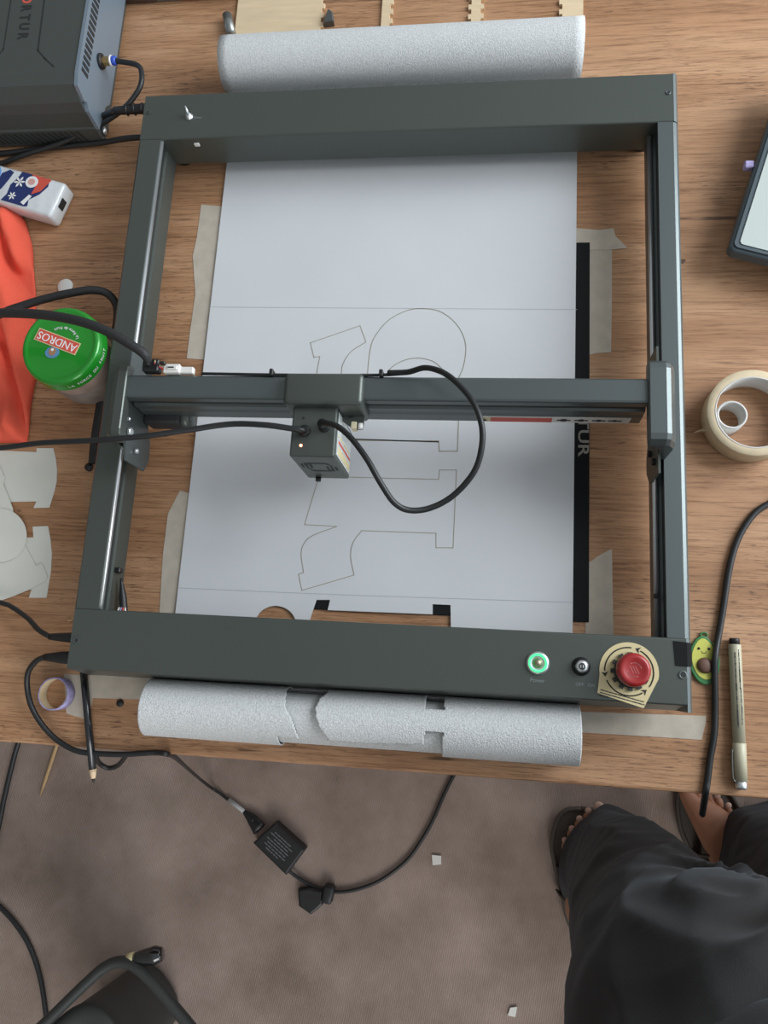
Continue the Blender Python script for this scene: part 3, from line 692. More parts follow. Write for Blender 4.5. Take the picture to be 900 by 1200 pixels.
v = U(103, 547, .755); tag(MB().lathe([(0, 0), (.0035, 0), (.0045, .002), (.004, .005), (0, .006)], (v.x, v.y, TZ), BLACKP, 16).build('rubber_nub'), 'tiny black rubber nub on the table left of the machine', 'nub')

# ------------------------------------------------------------------ cables of the left front
def plug(par, base, tip, r0, r1, name='plug'):
    MB().tube([base, Vector(base).lerp(Vector(tip), .55), tip], [r0, r0*.85, r1], BLACKP, 10, 2).build(name, par)
pz_ = .785
t1 = thing('usb_cable', U(40, 735, TZ), 'thin black cable plugged into the upper socket at the front left of the machine', 'cable')
e1 = Vector((-.2856, UY(79, 747, pz_), pz_)); b1 = U(58, 746, pz_)
plug(t1, e1, b1, .0055, .0032); MB().box((e1.x-.006, e1.y-.007, pz_-.005), (e1.x, e1.y+.006, pz_+.004), BLACKP, .001, 1).build('plug_collar', t1)
MB().tube([b1, U(45, 738, pz_-.004), U(33, 725, .772), U(15, 712, .764), U(0, 706, .760), U(-60, 690, .7535), U(-160, 670, .7535), (-.80, -.28, .7535), (-.985, -.28, .7535), (-1.012, -.28, .735), (-1.02, -.28, .55), (-1.02, -.28, .25)], .0026, CABLE, 10, 8).build('lead', t1)
t2 = thing('adapter_lead', U(60, 850, TZ), 'black power lead curling over the front left table edge down to the adapter', 'cable')
e2 = Vector((-.2856, UY(78, 770, pz_), pz_)); b2 = U(52, 770, pz_)
plug(t2, e2, b2, .0070, .0034)
flo = .006
ad0 = U(297, 962, .018)
pts = [b2, U(42, 775, .782), U(33, 788, .776), U(32, 806, .768), U(37, 828, .762), U(50, 850, .758), U(68, 868, .7545), U(90, 880, .7545), U(112, 883, .754), U(145, 884, .753), U(182, 882, .752), U(198, 884, .745), U(206, 888, .60), U(216, 897, .35), U(232, 911, .12), U(246, 922, .02), U(258, 930, .006), U(272, 941, .006), U(284, 950, .008), ad0]
MB().tube(pts, .0028, CABLE, 10, 8).build('lead', t2)
MB().tube([U(268, 937, .006), U(286, 951, .0075)], .0042, mat('grey_cable_label', (.42, .42, .42), .5), 12, 1).build('cable_label', t2)
MB().tube([U(286, 951, .0075), U(296, 961, .012), U(304, 972, .016)], [.004, .011, .014], BLACKP, 12, 3, flat=.6).build('strain_relief', t2)
MB().tube([U(112, 884, .748), U(116, 894, .72), U(127, 900, .71), U(138, 897, .715), U(146, 888, .735), U(148, 884, .7525)], .0026, CABLE, 8, 6).build('spare_loop', t2)

# adapter brick lying on the carpet
c = [U(322, 964, .03), U(357, 996, .03), U(335, 1026, .03), U(296, 988, .03)]
ad = thing('power_adapter', U(328, 996, 0), 'black power adapter brick lying on the carpet', 'power adapter')
MB().prism([(p.x, p.y) for p in c], .002, .030, BLACKP, .004, 3).build('case', ad)
ctr = sum(c, Vector())/4; ex = (c[1]-c[0]); ang = math.atan2(ex.y, ex.x)
k = MB()
for i in range(7):
    w_ = [.03, .045, .04, .05, .025, .048, .038][i]; o_ = -.016+.0052*i
    dx = Vector((math.cos(ang), math.sin(ang), 0)); dy = Vector((-dx.y, dx.x, 0))
    p = ctr+dy*o_-dx*.004
    s0 = -w_/2
    while s0 < w_/2: l_ = random.uniform(.003, .009); k.ribbon([(p+dx*s0)[:2], (p+dx*(s0+l_))[:2]], .0016, .0304, mat('grey_small_print', (.16, .17, .18), .6) if 'grey_small_print' not in bpy.data.materials else bpy.data.materials['grey_small_print']); s0 += l_+.0025
k.build('printed_label', ad)
cb = thing('adapter_output_cable', U(450, 1030, 0), 'black cable leaving the adapter and curving under the table edge', 'cable')
pts = [U(336, 1018, .014), U(347, 1027, .010), U(368, 1039, .007), U(390, 1045, .006), U(415, 1043, .006), U(445, 1032, .006), U(475, 1010, .006), U(492, 988, .006), U(507, 962, .006), U(520, 932, .006), U(532, 908, .006), U(545, 885, .006), U(560, 850, .006)]
MB().tube(pts, .0034, CABLE, 10, 8).build('lead', cb)
v = U(385, 1048, .01); sp_ = thing('cable_strap', (v.x, v.y, 0), 'black hook and loop cable strap with a loose end on the carpet', 'strap')
MB().box((v.x-.010, v.y-.014, .001), (v.x+.010, v.y+.018, .024), BLACKP, .005, 3, rot=-.15).build('wrap', sp_)
a = [U(*q, .016) for q in [(349, 1042), (362, 1040), (378, 1044), (378, 1060), (372, 1066), (364, 1072), (350, 1062)]]
MB().prism([(p.x, p.y) for p in a], .002, .018, BLACKP, .004, 2).build('loose_end', sp_)

# white scraps on the carpet
for pts, lb in ((([(506, 1002), (517, 1003), (517, 1013), (507, 1014)]), 'tiny white paper square on the carpet right of the curved cable'), ([(598, 1181), (606, 1180), (604, 1192), (595, 1190)], 'tiny white scrap on the carpet at the lower edge of the photo')):
    a = [U(*q, .004) for q in pts]
    tag(MB().prism([(p.x, p.y) for p in a], .001, .004, WHITEP).build('paper_scrap'), lb, 'paper scrap')

# left floor cables, skewer
pts = [U(30, 850, .02), U(20, 875, .012), U(12, 905, .008), U(5, 935, .008), U(0, 960, .008), U(-8, 1000, .008)]
tag(MB().tube(pts, .0050, CABLE, 10, 6).build('floor_cable'), 'thick black cable on the carpet left of the wooden skewer', 'cable')
pts = [U(-30, 1040, .006), U(0, 1063, .006), U(20, 1085, .006), U(36, 1112, .006), U(48, 1150, .006), U(55, 1200, .006), U(58, 1250, .006)]
tag(MB().tube(pts, .0045, CABLE, 10, 6).build('floor_cable'), 'black cable on the carpet beside the dark grey plastic carrier', 'cable')
a, b = U(69, 866, .006), U(47, 933, .003)
k = MB().tube([a+(a-b)*.4, a, a.lerp(b, .75), b], [.0038, .0038, .0034, .0006], mat('bamboo', (.50, .33, .16), .6), 10, 1)
tag(k.build('wooden_skewer'), 'wooden skewer with a pointed tip lying on the carpet', 'skewer')

# black pencil lying on the table, its tip over the edge
pa, pb_ = U(99, 800, TZ+.0042), U(110, 918, TZ+.0042)
d = (pb_-pa)
pen = thing('pencil', ((pa.x+pb_.x)/2, (pa.y+pb_.y)/2, TZ), 'black pencil sticking out from under the machine over the table edge', 'pencil')
T = lambda t: pa+d*t
MB().tube([T(-.32), T(.865)], .0041, mat('black_lacquer', (.010, .012, .016), .25, coat=.6), 6, 1).build('barrel', pen)
MB().tube([T(.865), T(.955)], [.0041, .0020], mat('pale_bare_wood', (.70, .52, .34), .7), 12, 1).build('sharpened_wood', pen)
MB().tube([T(.955), T(1.0)], [.0020, .0003], mat('graphite', (.02, .02, .022), .4), 10, 1).build('point', pen)

# lilac paper ring
c = U(64, 813, TZ+.011); rg = MB()
rg.lathe([(.0150, .0012), (.0150, .014), (.0163, .014), (.0163, 0), (.0150, 0), (.0150, .0012)], (c.x, c.y, TZ), LILAC, 36)
rg.lathe([(.0148, .0005), (.0148, .0142)], (c.x, c.y, TZ), TAPEROLL, 36)
tag(rg.build('tape_ring'), 'small ring of lilac patterned tape standing open at the front left of the table', 'tape')
v = U(141, 824, TZ); tag(MB().lathe([(0, 0), (.0038, 0), (.0036, .0015), (0, .002)], (v.x, v.y, TZ), GROOVE, 14).build('black_pellet'), 'small round black pellet on the table between the pencil and the front paper roll', 'pellet')
v = U(82, 727, TZ); tag(MB().box((v.x-.002, v.y-.001, TZ), (v.x+.002, v.y+.001, TZ+.002), mat('wood_crumb', (.5, .3, .15), .8), .0004, 1, rot=.3).build('wood_splinter'), 'tiny wood splinter against the left of the machine', 'splinter')

# ------------------------------------------------------------------ left side things
# jar
JH = .078
jc = U(71, 404, TZ+JH); JX, JY = jc.x-.0008, jc.y
jar = thing('jam_jar', (JX, JY, TZ), 'jam jar with a glossy green lid left of the machine', 'jar')
MB().lathe([(0, .001), (.034, .001), (.0375, .004), (.0395, .010), (.0400, .045), (.0390, .054), (.0375, .060), (.0375, .070), (0, .070)], (JX, JY, TZ), GLASS, 56).build('glass', jar)
MB().lathe([(.0399, .012), (.0404, .013), (.0404, .040), (.0400, .041)], (JX, JY, TZ), JARLAB, 56).build('paper_label', jar)
lid = MB().lathe([(.0385, .060), (.0430, .0605), (.0435, .0620), (.0425, .0635), (.0430, .0720), (.0420, .0758), (.0405, .0775), (.0380, .0780), (.0362, .0770), (.0345, .0768), (.0240, .0768), (0, .0770)], (JX, JY, TZ), GREENLID, 72).build('lid', jar)
k = MB()
for i, ch in enumerate('LA FORCE DU FRUIT'):
    if ch == ' ': continue
    a_ = math.radians(-75+i*4.6)
    mt_ = Matrix.Translation((JX+.0433*math.cos(a_), JY+.0433*math.sin(a_), TZ+.0675))@Matrix.Rotation(a_+PI/2, 4, 'Z')@Matrix.Rotation(PI/2, 4, 'X')
    text_into(k, ch, .0050, mt_, WHITEINK)
k.build('rim_lettering', lid)
lz = TZ+JH-.0006; ang = math.radians(160)
def LP(px, py): v = U(px, py, lz); return v
c = LP(67, 400); k = MB()
def rrect(c, w_, h_, ang, z, m_):
    e = Vector((math.cos(ang), math.sin(ang))); n_ = Vector((-e.y, e.x)); p = Vector((c.x, c.y))
    k.sheet([[p-e*w_-n_*h_, p+e*w_-n_*h_, p+e*w_+n_*h_, p-e*w_+n_*h_]], z, m_, .0002)
rrect(c, .0255, .0068, ang, lz-.0002, LABELY); rrect(c, .0244, .0059, ang, lz, REDP)
text_into(k, 'ANDROS', .0118, flat_at(c.x, c.y, lz+.0003, ang), WHITEINK, sx=.98)
c = LP(75, 384)
word = 'La Force du fruit'
for i, ch in enumerate(word):
    if ch == ' ': continue
    a = math.radians(160-96+0) ; 
    th = ang-PI/2+(i-8)*0.10
    rr = .0190; px_, py_ = JX+rr*math.cos(th+0), JY+rr*math.sin(th)
    text_into(k, ch, .0046, flat_at(px_, py_, lz, th+PI/2), WHITEINK)
c = LP(61, 413)
k.prism(circ(c.x, c.y, .0078, n=28, ry=.0062), lz-.0003, lz, mat('emblem_blue', (.10, .25, .42), .5)); k.prism(circ(c.x, c.y+.001, .0040, n=20, ry=.0045), lz, lz+.0002, mat('emblem_brown', (.35, .18, .10), .5)); k.prism(circ(c.x, c.y+.003, .0015, n=12), lz+.0002, lz+.0004, WHITEINK)
k.build('lid_print', lid)
v = U(77, 336, TZ); tag(MB().lathe([(0, 0), (.0092, 0), (.0092, .0015), (.0085, .0022), (0, .0022)], (v.x, v.y, TZ), WHITEP, 32).build('white_disc'), 'small white disc on the table behind the green lidded jar', 'disc')

# tissue packet
pk_c = U(22, 222, .772); A_ = math.radians(-17)
e = Vector((math.cos(A_), math.sin(A_), 0)); n_ = Vector((-e.y, e.x, 0)); zt_ = TZ+.024
k = MB().box((pk_c.x-.055, pk_c.y-.0235, TZ+.0004), (pk_c.x+.055, pk_c.y+.0235, zt_), FOIL, .005, 3, rot=A_)
def TP(u, v): p = pk_c+e*u+n_*v; return (p.x, p.y)
def dec(pts, m_, lift=.0002): k.sheet([[TP(*q) for q in pts]], zt_+lift-.0002, m_, .0003)
dec([(-.004, .0215), (.010, .0215), (.034, .0210), (.036, .012), (.030, .000), (.020, -.010), (.022, -.018), (.018, -.0195), (-.014, -.0195), (-.010, -.010), (-.011, .002), (-.006, .012)], NAVY)
dec([(.010, .0215), (.037, .0210), (.030, .004), (.020, -.003), (.021, .008)], REDP, .0006)
dec([(.014+.008*math.cos(a*.35), .012+.0075*math.sin(a*.35)) for a in range(18)], WHITEINK, .0009)
dec([(.014+.0045*math.cos(a*.35), .012+.004*math.sin(a*.35)) for a in range(18)], mat('pale_red_print', (.65, .35, .32), .5), .0012)
for (u0, v0_, r_) in ((-.001, .008, .0075), (-.002, -.011, .0055)):
    for j in range(6):
        a = j*PI/3+.3; ca, sa = math.cos(a), math.sin(a)
        dec([(u0, v0_), (u0+r_*.6*ca-r_*.18*sa, v0_+r_*.6*sa+r_*.18*ca), (u0+r_*ca, v0_+r_*sa), (u0+r_*.6*ca+r_*.18*sa, v0_+r_*.6*sa-r_*.18*ca)], WHITEINK, .0009)
dec([(-.028, .013), (-.020, .020), (-.014, .018), (-.016, .008), (-.020, -.006), (-.026, -.013), (-.036, -.013), (-.040, -.006), (-.030, -.004)], NAVY, .0003)
dec([(-.037, -.009), (-.030, -.010), (-.033, -.005)], WHITEINK, .0008)
dec([(-.043+.014*math.cos(a*.35), .010+.013*math.sin(a*.35)) for a in range(18)], LBLUE, .0003)
dec([(-.043+.009*math.cos(a*.35), .010+.008*math.sin(a*.35)) for a in range(18)], FOIL, .0006)
dec([(-.043+.006*math.cos(a*.35), .010+.005*math.sin(a*.35)) for a in range(18)], LBLUE, .0009)
dec([(.012, -.016), (.018, -.004), (.022, -.005), (.017, -.018)], WHITEINK, .0007)
k.box(((pk_c+e*.0552).x-.0010, (pk_c+e*.0552).y-.006, TZ+.010), ((pk_c+e*.0552).x+.0006, (pk_c+e*.0552).y+.006, TZ+.019), INK, rot=A_)
tag(k.build('tissue_packet'), 'packet of paper tissues in white film with navy and red print', 'tissue packet')

# coral cloth
q = bmesh.new(); NX, NY = 60, 110
ys = [246, 262, 290, 340, 390, 420, 470, 495, 520]
xs_ = [22, 33, 39, 43, 43, 47, 40, 36, 33]
def edge(y):
    for i in range(len(ys)-1):
        if y <= ys[i+1]: t = (y-ys[i])/(ys[i+1]-ys[i]); return xs_[i]+(xs_[i+1]-xs_[i])*t
    return xs_[-1]
G = []
for j in range(NY+1):
    py = 246+(520-246)*j/NY; row = []
    for i in range(NX+1):
        t = i/NX; ex_ = edge(py)+.8*math.sin(py*.09)
        px = -110+(ex_+110)*t
        v = U(px, py, TZ)
        n1 = noise.noise(Vector((v.x*22, v.y*9, 1.3))); n2 = noise.noise(Vector((v.x*55+v.y*20, v.y*22, 5.1)))
        ridge = abs(noise.noise(Vector((v.x*26+v.y*6, v.y*5, 9.1))))
        ed = min(1, (1-t)*NX/7)*min(1, j/6)*min(1, (NY-j)/6); ed = math.sqrt(max(0, ed))
        h = .002+ed*(.022+.022*n1+.010*n2-.022*math.exp(-ridge*ridge*120))
        row.append(q.verts.new((v.x, v.y, TZ+max(.0025, h))))
    G.append(row)
for j in range(NY):
    for i in range(NX): q.faces.new((G[j][i], G[j+1][i], G[j+1][i+1], G[j][i+1]))
k = MB(); k.merge(q, CORAL, True); o = k.build('coral_cloth', loc=(U(0, 380, TZ).x, U(0, 380, TZ).y, TZ)); tag(o, 'crumpled coral orange cloth at the left beside the jar', 'cloth')
s_ = o.modifiers.new('t', 'SOLIDIFY'); s_.thickness = .0018; s_.offset = -1

# cut paper pieces on the left
Z3 = lambda pts: [(x/3.75, 500+y/3.75) for x, y in pts]
def piece(pts, z, label, tilt=0.):
    v = [U(*q_, z) for q_ in pts]
    tag(MB().sheet([[(p.x, p.y) for p in v]], z, CUTPAPER, .0006).build('cut_paper_shape'), label, 'paper shape', 'paper shapes cut out and piled at the left')
piece(Z3([(-150, 100), (162, 112), (162, 95), (235, 95), (246, 140), (252, 190), (250, 240), (240, 285), (217, 356), (148, 358), (161, 329), (-150, 335)]), TZ+.0002, 'broad cut paper shape with a curved right end, topmost in the photo')
piece(Z3([(145, 440), (212, 437), (222, 490), (229, 560), (224, 640), (205, 752), (128, 752), (140, 716), (-100, 716), (-100, 490), (148, 487)]), TZ+.0002, 'cut paper shape with a stepped right end lying under the lowest piece')
piece(Z3([(-150, 600), (60, 530), (108, 515), (160, 612), (186, 600), (210, 662), (196, 680), (130, 716), (60, 745), (0, 766), (-150, 790)]), TZ+.0014, 'cut paper shape with a notched corner, lowest in the photo')
piece(Z3([(-150, 140), (0, 178), (22, 225), (14, 250), (34, 300), (58, 362), (60, 450), (-150, 450)]), TZ+.0024, 'cut paper shape with a slanted notched edge between the broad shape and the round one')
piece(Z3([(118*math.cos(a*PI/20), 478+118*math.sin(a*PI/20)) for a in range(40)]), TZ+.0034, 'round cut paper disc on top of the other shapes')

# air pump, top left
PZ = .832
p1 = U(93, 88, PZ); p2 = U(104, 0, PZ); xf = (p1.x+p2.x)/2; yf = U(80, 97, PZ).y
y_b = yf+.25; xw = xf-.21
pump = thing('air_pump', ((xf+xw)/2, (yf+y_b)/2, TZ), 'dark grey air pump with a pale blue grey side at the top left', 'air pump')
prof = [(xw, TZ+.012), (xw, PZ-.010), (xw+.010, PZ), (xf-.002, PZ), (xf, PZ-.002), (xf, TZ+.012)]
# body: the front is stepped, seen from above as three bands
prof = [(y_b, TZ+.010), (y_b, PZ-.004), (y_b-.004, PZ), (yf+.014, PZ), (yf, PZ-.0015), (yf-.010, PZ-.018), (yf-.013, PZ-.030), (yf-.0145, TZ+.030), (yf-.016, TZ+.028), (yf-.016, TZ+.004), (yf+.01, TZ+.002), (y_b, TZ+.002)]
body = MB().extr(prof, 'x', xw, xf-.004, PUMPTOP).build('body', pump)
prof2 = [(y_b+.001, TZ+.012), (y_b+.001, PZ-.002), (y_b-.003, PZ+.0012), (yf+.013, PZ+.0012), (yf-.002, PZ-.002), (yf-.008, PZ-.020), (yf-.0045, PZ-.024), (yf-.012, PZ-.030), (yf-.0155, TZ+.026), (yf+.020, TZ+.020), (yf+.030, TZ+.012)]
sd = MB().extr(prof2, 'x', xf-.004, xf, PUMPSIDE).build('side_plate', pump)
k = MB()
for i in range(14):
    y_ = yf+.020+i*.0078
    k.box((xf-.0002, y_, PZ-.0180), (xf+.0005, y_+.0046, PZ-.0045), GROOVE)
k.build('side_vents', sd)
k = MB()
for i in range(22):
    x_ = xf-.024-i*.0072
    q = bmesh.new(); y_ = yf-.0166
    q.faces.new([q.verts.new(c_) for c_ in ((x_, y_, TZ+.008), (x_+.0034, y_, TZ+.008), (x_-.0036, y_, TZ+.025), (x_-.0070, y_, TZ+.025))]); k.merge(q, GROOVE)
k.build('front_vents', body)
def topline(pts, wd=.0014): k.ribbon([U(*q_, PZ)[:2] for q_ in pts], wd, PZ+.0003, INK)
k = MB(); topline([(52, -30), (52, 0), (44.5, 59), (53, 69), (63, 78)], .0016); topline([(13, -30), (13, 0), (4, 58), (-6, 70)], .0012); k.build('panel_seam', body)
k = MB(); v = U(30, -2, PZ); v2 = U(26, 47, PZ)
lt = 'ORTUR'; yy = [U(30, 3, PZ), U(29, 12, PZ), U(28, 23, PZ), U(27, 33, PZ), U(26, 44, PZ)]
for ch, p in zip('RTUR', (U(30.5, 9.5, PZ), U(29, 20.5, PZ), U(28, 31, PZ), U(26.5, 42, PZ))): text_into(k, ch, .0172, flat_at(p.x, p.y, PZ+.0003, -PI/2), INK, sx=.80, off=.0004)
text_into(k, 'O', .0172, flat_at(U(31.5, -1.5, PZ).x, U(31.5, -1.5, PZ).y, PZ+.0003, -PI/2), REDP, off=.0004)
k.build('lettering', body)
fc = U(136, 71, TZ+.045); fz = TZ+.045
fit = MB().lathe([(0, 0), (.0085, 0), (.0085, .0030), (.0070, .004), (0, .004)], (xf, fc.y, fz), BLACKP, 24, (1, 0, 0)).build('outlet_seat', pump)
k = MB().lathe([(0, 0), (.0052, 0), (.0052, .010), (.0040, .0105), (0, .0105)], (xf+.0035, fc.y, fz), BRASS, 6, (1, 0, 0), False); k.build('brass_fitting', pump)
MB().lathe([(0, 0), (.0048, 0), (.0052, .002), (.0052, .0045), (.0040, .006), (0, .006)], (xf+.014, fc.y, fz), BLUE, 20, (1, 0, 0)).build('blue_collar', pump)
MB().lathe([(0, 0), (.0060, 0), (.0060, .002), (0, .002)], (xf+.0128, fc.y, fz), WHITEP, 20, (1, 0, 0)).build('white_ring', pump)
for x_, y_ in ((xf-.012, yf+.004), (xf-.19, yf+.004), (xf-.012, y_b-.02), (xf-.19, y_b-.02)): MB().disc((x_, y_, TZ), .008, .004, BLACKP, 18).build('foot', pump)
v = U(132, 142, TZ+.01); MB().lathe([(0, 0), (.004, 0), (.0045, .002), (0, .004)], (xf-.003, yf-.006, TZ+.012), STEEL, 16, (1, 0, 0)).build('side_screw', pump)
st = Vector((xf+.018, fc.y, fz))
pts = [st, U(160, 76, fz), U(166, 86, fz+.002), U(164, 102, fz), U(152, 120, fz-.006), U(135, 135, .778), U(110, 150, .768), U(70, 168, .762), U(30, 181, .759), U(0, 192, .7545), U(-60, 210, .7535), (-.80, .17, .7535), (-.985, .17, .7535), (-1.012, .17, .735), (-1.02, .17, .55), (-1.02, .17, .25)]
tag(MB().tube(pts, .0030, CABLE, 10, 8).build('pump_hose'), 'black hose bending down from the brass fitting on the air pump', 'hose')
pts = [(-.290, UY(163, 161, .765), .765), U(150, 162, .762), U(120, 167, .757), U(80, 171, .7545), U(40, 175, .7545), U(0, 180, .7545), U(-60, 180, .7545), (-.80, .26, .7545), (-.985, .26, .7545), (-1.012, .26, .735), (-1.02, .26, .55), (-1.02, .26, .25)]
tag(MB().tube(pts, .0034, CABLE, 10, 8).build('rear_cable'), 'black cable on the table running to the rear left side of the machine', 'cable')
t3 = thing('pump_plug', U(145, 130, TZ), 'black plug and short lead between the air pump and the machine', 'plug')
pe = Vector((-.2856, UY(166, 127, .785), .785)); pf = U(134, 130, .785)
plug(t3, pe, pf, .0062, .0045); 
for i in range(4): p = pe.lerp(pf, .15+.18*i); MB().lathe([(.0050, -.001), (.0068, 0), (.0050, .001)], p, BLACKP, 14, (1, 0, 0)).build('grip_ridge', t3)
MB().tube([pf, U(122, 135, .775), U(110, 143, .766), U(90, 158, .7650)], .0034, CABLE, 8, 5).build('lead', t3)

# ------------------------------------------------------------------ things behind the machine
def plywood(x0, x1, y0, y1, teethL, teethR, label):
    pts = []; n_ = 9; st_ = (y1-y0)/n_; tw = .0035
    pts.append((x0, y0)); pts.append((x1, y0))
    if teethR:
        for i in range(n_*2): ya = y0+(y1-y0)*i/(n_*2); yb2 = y0+(y1-y0)*(i+1)/(n_*2); xx = x1-(tw if i % 2 else 0); pts += [(xx, ya+1e-5), (xx, yb2)]
    pts.append((x1-(tw if teethR else 0), y1)); pts.append((x0+(tw if teethL else 0), y1))
    if teethL:
        for i in range(n_*2-1, -1, -1): ya = y0+(y1-y0)*i/(n_*2); yb2 = y0+(y1-y0)*(i+1)/(n_*2); xx = x0+(tw if i % 2 else 0); pts += [(xx, yb2), (xx, ya+1e-5)]
    pp = []
    for p in pts:
        if not pp or (abs(p[0]-pp[-1][0])+abs(p[1]-pp[-1][1])) > 2e-5: pp.append(p)
    tag(MB().sheet([pp], TZ+.0001, PLY, .003).build('plywood_panel'), label, 'plywood', 'plywood pieces behind the rear roll')
ya, yb = .425, .545
X_ = lambda px: UX(px, 12, TZ)
plywood(X_(279), X_(381), ya, yb, False, True, 'broad plywood panel with one notched edge behind the rear paper roll')
plywood(X_(448), X_(461), ya, yb, False, True, 'narrow plywood strip with a notched right edge, next to the broad panel')
plywood(X_(549), X_(567), ya, yb, True, True, 'narrow plywood strip notched on both edges')
plywood(X_(655), X_(683), ya, yb, True, False, 'plywood strip at the right with its left edge notched')
a, b = U(266, 18, TZ+.006), U(270, 36, TZ+.006); d_ = (b-a)*1.2
tag(MB().tube([a, a+d_], .0058, mat('grey_steel', (.32, .34, .33), .35, .8), 16, 1).build('metal_rod'), 'short grey metal rod beside the broad plywood panel', 'rod')
v = U(387, 24, TZ); tag(MB().prism([(v.x-.006, v.y-.010), (v.x+.006, v.y-.009), (v.x+.004, v.y+.004), (v.x-.002, v.y+.009)], TZ, TZ+.009, mat('dark_metal', (.12, .13, .13), .4, .6), .001, 1).build('metal_clip'), 'small dark metal clip against the notched edge of the broad plywood panel', 'clip')
def boxthing(px0, px1, py, h, name, lab, cat, m_, d=.07, rot=0.):
    a, b = U(px0, py, TZ), U(px1, py, TZ)
    k = MB().box((a.x, a.y, TZ), (b.x, a.y+d, TZ+h), m_, .004, 2, rot=rot); k.box((a.x+.003, a.y+.003, TZ+h-.001), (b.x-.003, a.y+d-.003, TZ+h+.001), m_, .0008, 1); return tag(k.build(name), lab, cat)
boxthing(143, 186, 7, .02, 'dark_case', 'dark brown case at the far edge of the table behind the air pump', 'case', mat('dark_brown_leather', (.07, .045, .035), .5, bump=.3))
boxthing(182, 213, 4, .02, 'grey_pouch', 'grey pouch at the far edge of the table beside the dark case', 'pouch', mat('grey_fabric', (.16, .16, .14), .9, bump=.5))
boxthing(213, 236, 3, .015, 'orange_block', 'small orange brown block between the grey pouch and the black bag', 'block', mat('orange_brown', (.38, .13, .05), .6))
boxthing(236, 281, 1.5, .02, 'black_bag', 'dark bag at the far edge of the table beside the orange block', 'bag', mat('charcoal_fabric', (.05, .045, .04), .9, bump=.5))

# ------------------------------------------------------------------ right side things
RZ_ = TZ+.024; rc_ = U(884, 483, RZ_)
tr = thing('masking_tape_roll', (rc_.x, rc_.y, TZ), 'large roll of beige masking tape lying flat right of the machine', 'tape roll')
MB().lathe([(.0362, .0006), (.0432, .0006), (.0436, .0012), (.0436, .0232), (.0432, .024), (.0362, .024)], (rc_.x, rc_.y, TZ), TAPEROLL, 72).build('tape', tr)
MB().lathe([(.0350, .0004), (.0350, .0242), (.0363, .0242), (.0363, .0004), (.0350, .0004)], (rc_.x, rc_.y, TZ), TAPEIN, 72).build('core', tr)
v = U(832, 508, TZ+.010); v2 = U(815, 506, TZ+.012)
k = MB(); q = bmesh.new(); A = []
for i in range(7):
    t = i/6; p = Vector((v.x+.002, v.y-.001, 0)).lerp(Vector((v2.x, v2.y+.001, 0)), t); p.y += .003*math.sin(t*PI)
    A.append((q.verts.new((p.x, p.y, TZ+.002)), q.verts.new((p.x, p.y, TZ+.018-.010*t))))
for a, b in zip(A, A[1:]): q.faces.new((a[0], b[0], b[1], a[1]))
k.merge(q, TAPEROLL, True); o = k.build('loose_end', tr); s_ = o.modifiers.new('t', 'SOLIDIFY'); s_.thickness = .0004
sr_ = U(858, 486, RZ_-.002); 
k = MB().lathe([(.0122, .0004), (.0122, .022), (.0142, .022), (.0146, .0004), (.0122, .0004)], (sr_.x, sr_.y, TZ), TAPEIN, 40)
tag(k.build('tape_remnant'), 'small curled ring of leftover tape inside the large tape roll', 'tape')

# pen
pa, pb_ = U(860.5, 748, TZ+.0057), U(868.5, 925, TZ+.0057); d = pb_-pa; r = .0056
pn = thing('marker_pen', ((pa.x+pb_.x)/2, (pa.y+pb_.y)/2, TZ), 'cream barrelled fineliner pen lying on the table at the lower right', 'pen')
T = lambda t: pa+d*t
MB().tube([T(0), T(.008), T(.042)], [.0042, .0046, .0046], BLACKP, 20, 1).build('end_plug', pn)
MB().tube([T(.042), T(.05), T(.70)], [.0052, r, r], PENBODY, 24, 1).build('barrel', pn)
pc = MB().tube([T(.70), T(.703), T(.945)], [.0054, .0059, .0057], PENBODY, 24, 1).build('cap', pn)
MB().tube([T(.945), T(.985), T(1)], [.0052, .0050, .0044], STEEL, 20, 1).build('cap_end', pn)
dn = d.normalized(); sd_ = Vector((dn.y, -dn.x, 0)); 
if sd_.x > 0: sd_ = -sd_
cl = MB().tube([T(.95)+sd_*.004+Vector((0, 0, .002)), T(.93)+sd_*.0072+Vector((0, 0, .002)), T(.76)+sd_*.0070+Vector((0, 0, .002)), T(.745)+sd_*.0060+Vector((0, 0, .002))], .0011, mat('dark_steel_clip', (.20, .20, .18), .3, .9), 8, 3).build('clip', pc)
k = MB(); random.seed(3)
for lane, (t0, t1) in ((-.0016, (.10, .60)), (.0016, (.08, .34)), (.0020, (.34, .58))):
    t = t0
    while t < t1:
        l_ = random.uniform(.006, .03) ; p_ = T(t)-sd_*lane; q_ = T(min(t+l_, t1))-sd_*lane; z_ = TZ+.0057+math.sqrt(r*r-lane*lane)+.0001
        k.ribbon([p_[:2], q_[:2]], random.uniform(.0006, .0013), z_, INK); t += l_+.008
k.build('barrel_print', pn)

# avocado charm
c = U(825.5, 771, TZ+.003); av = thing('avocado_charm', (c.x, c.y, TZ), 'small smiling avocado shaped rubber charm beside the right corner of the machine', 'charm')
def avo(s, ds=0): 
    out = []
    for i in range(40):
        a = 2*PI*i/40; rr = .0138*(1 - .22*max(0, math.sin(a))**1.5) if math.sin(a) > 0 else .0138
        out.append((c.x+rr*s*math.cos(a)+.0010*math.sin(a)*-1, c.y-.002+.0225*s*math.sin(a)+(.001 if s < 1 else 0)))
    return out
MB().prism(avo(1.0), TZ, TZ+.0032, AVG, .0008, 2).build('rind', av)
fl = MB().prism(avo(.84), TZ+.003, TZ+.0038, LIME, .0003, 1).build('flesh', av)
k = MB(); 
for sx_ in (-1, 1): k.lathe([(0, 0), (.0013, 0), (.0010, .0006), (0, .0008)], (c.x-.0005+sx_*.0045, c.y+.0085, TZ+.0038), INK, 14)
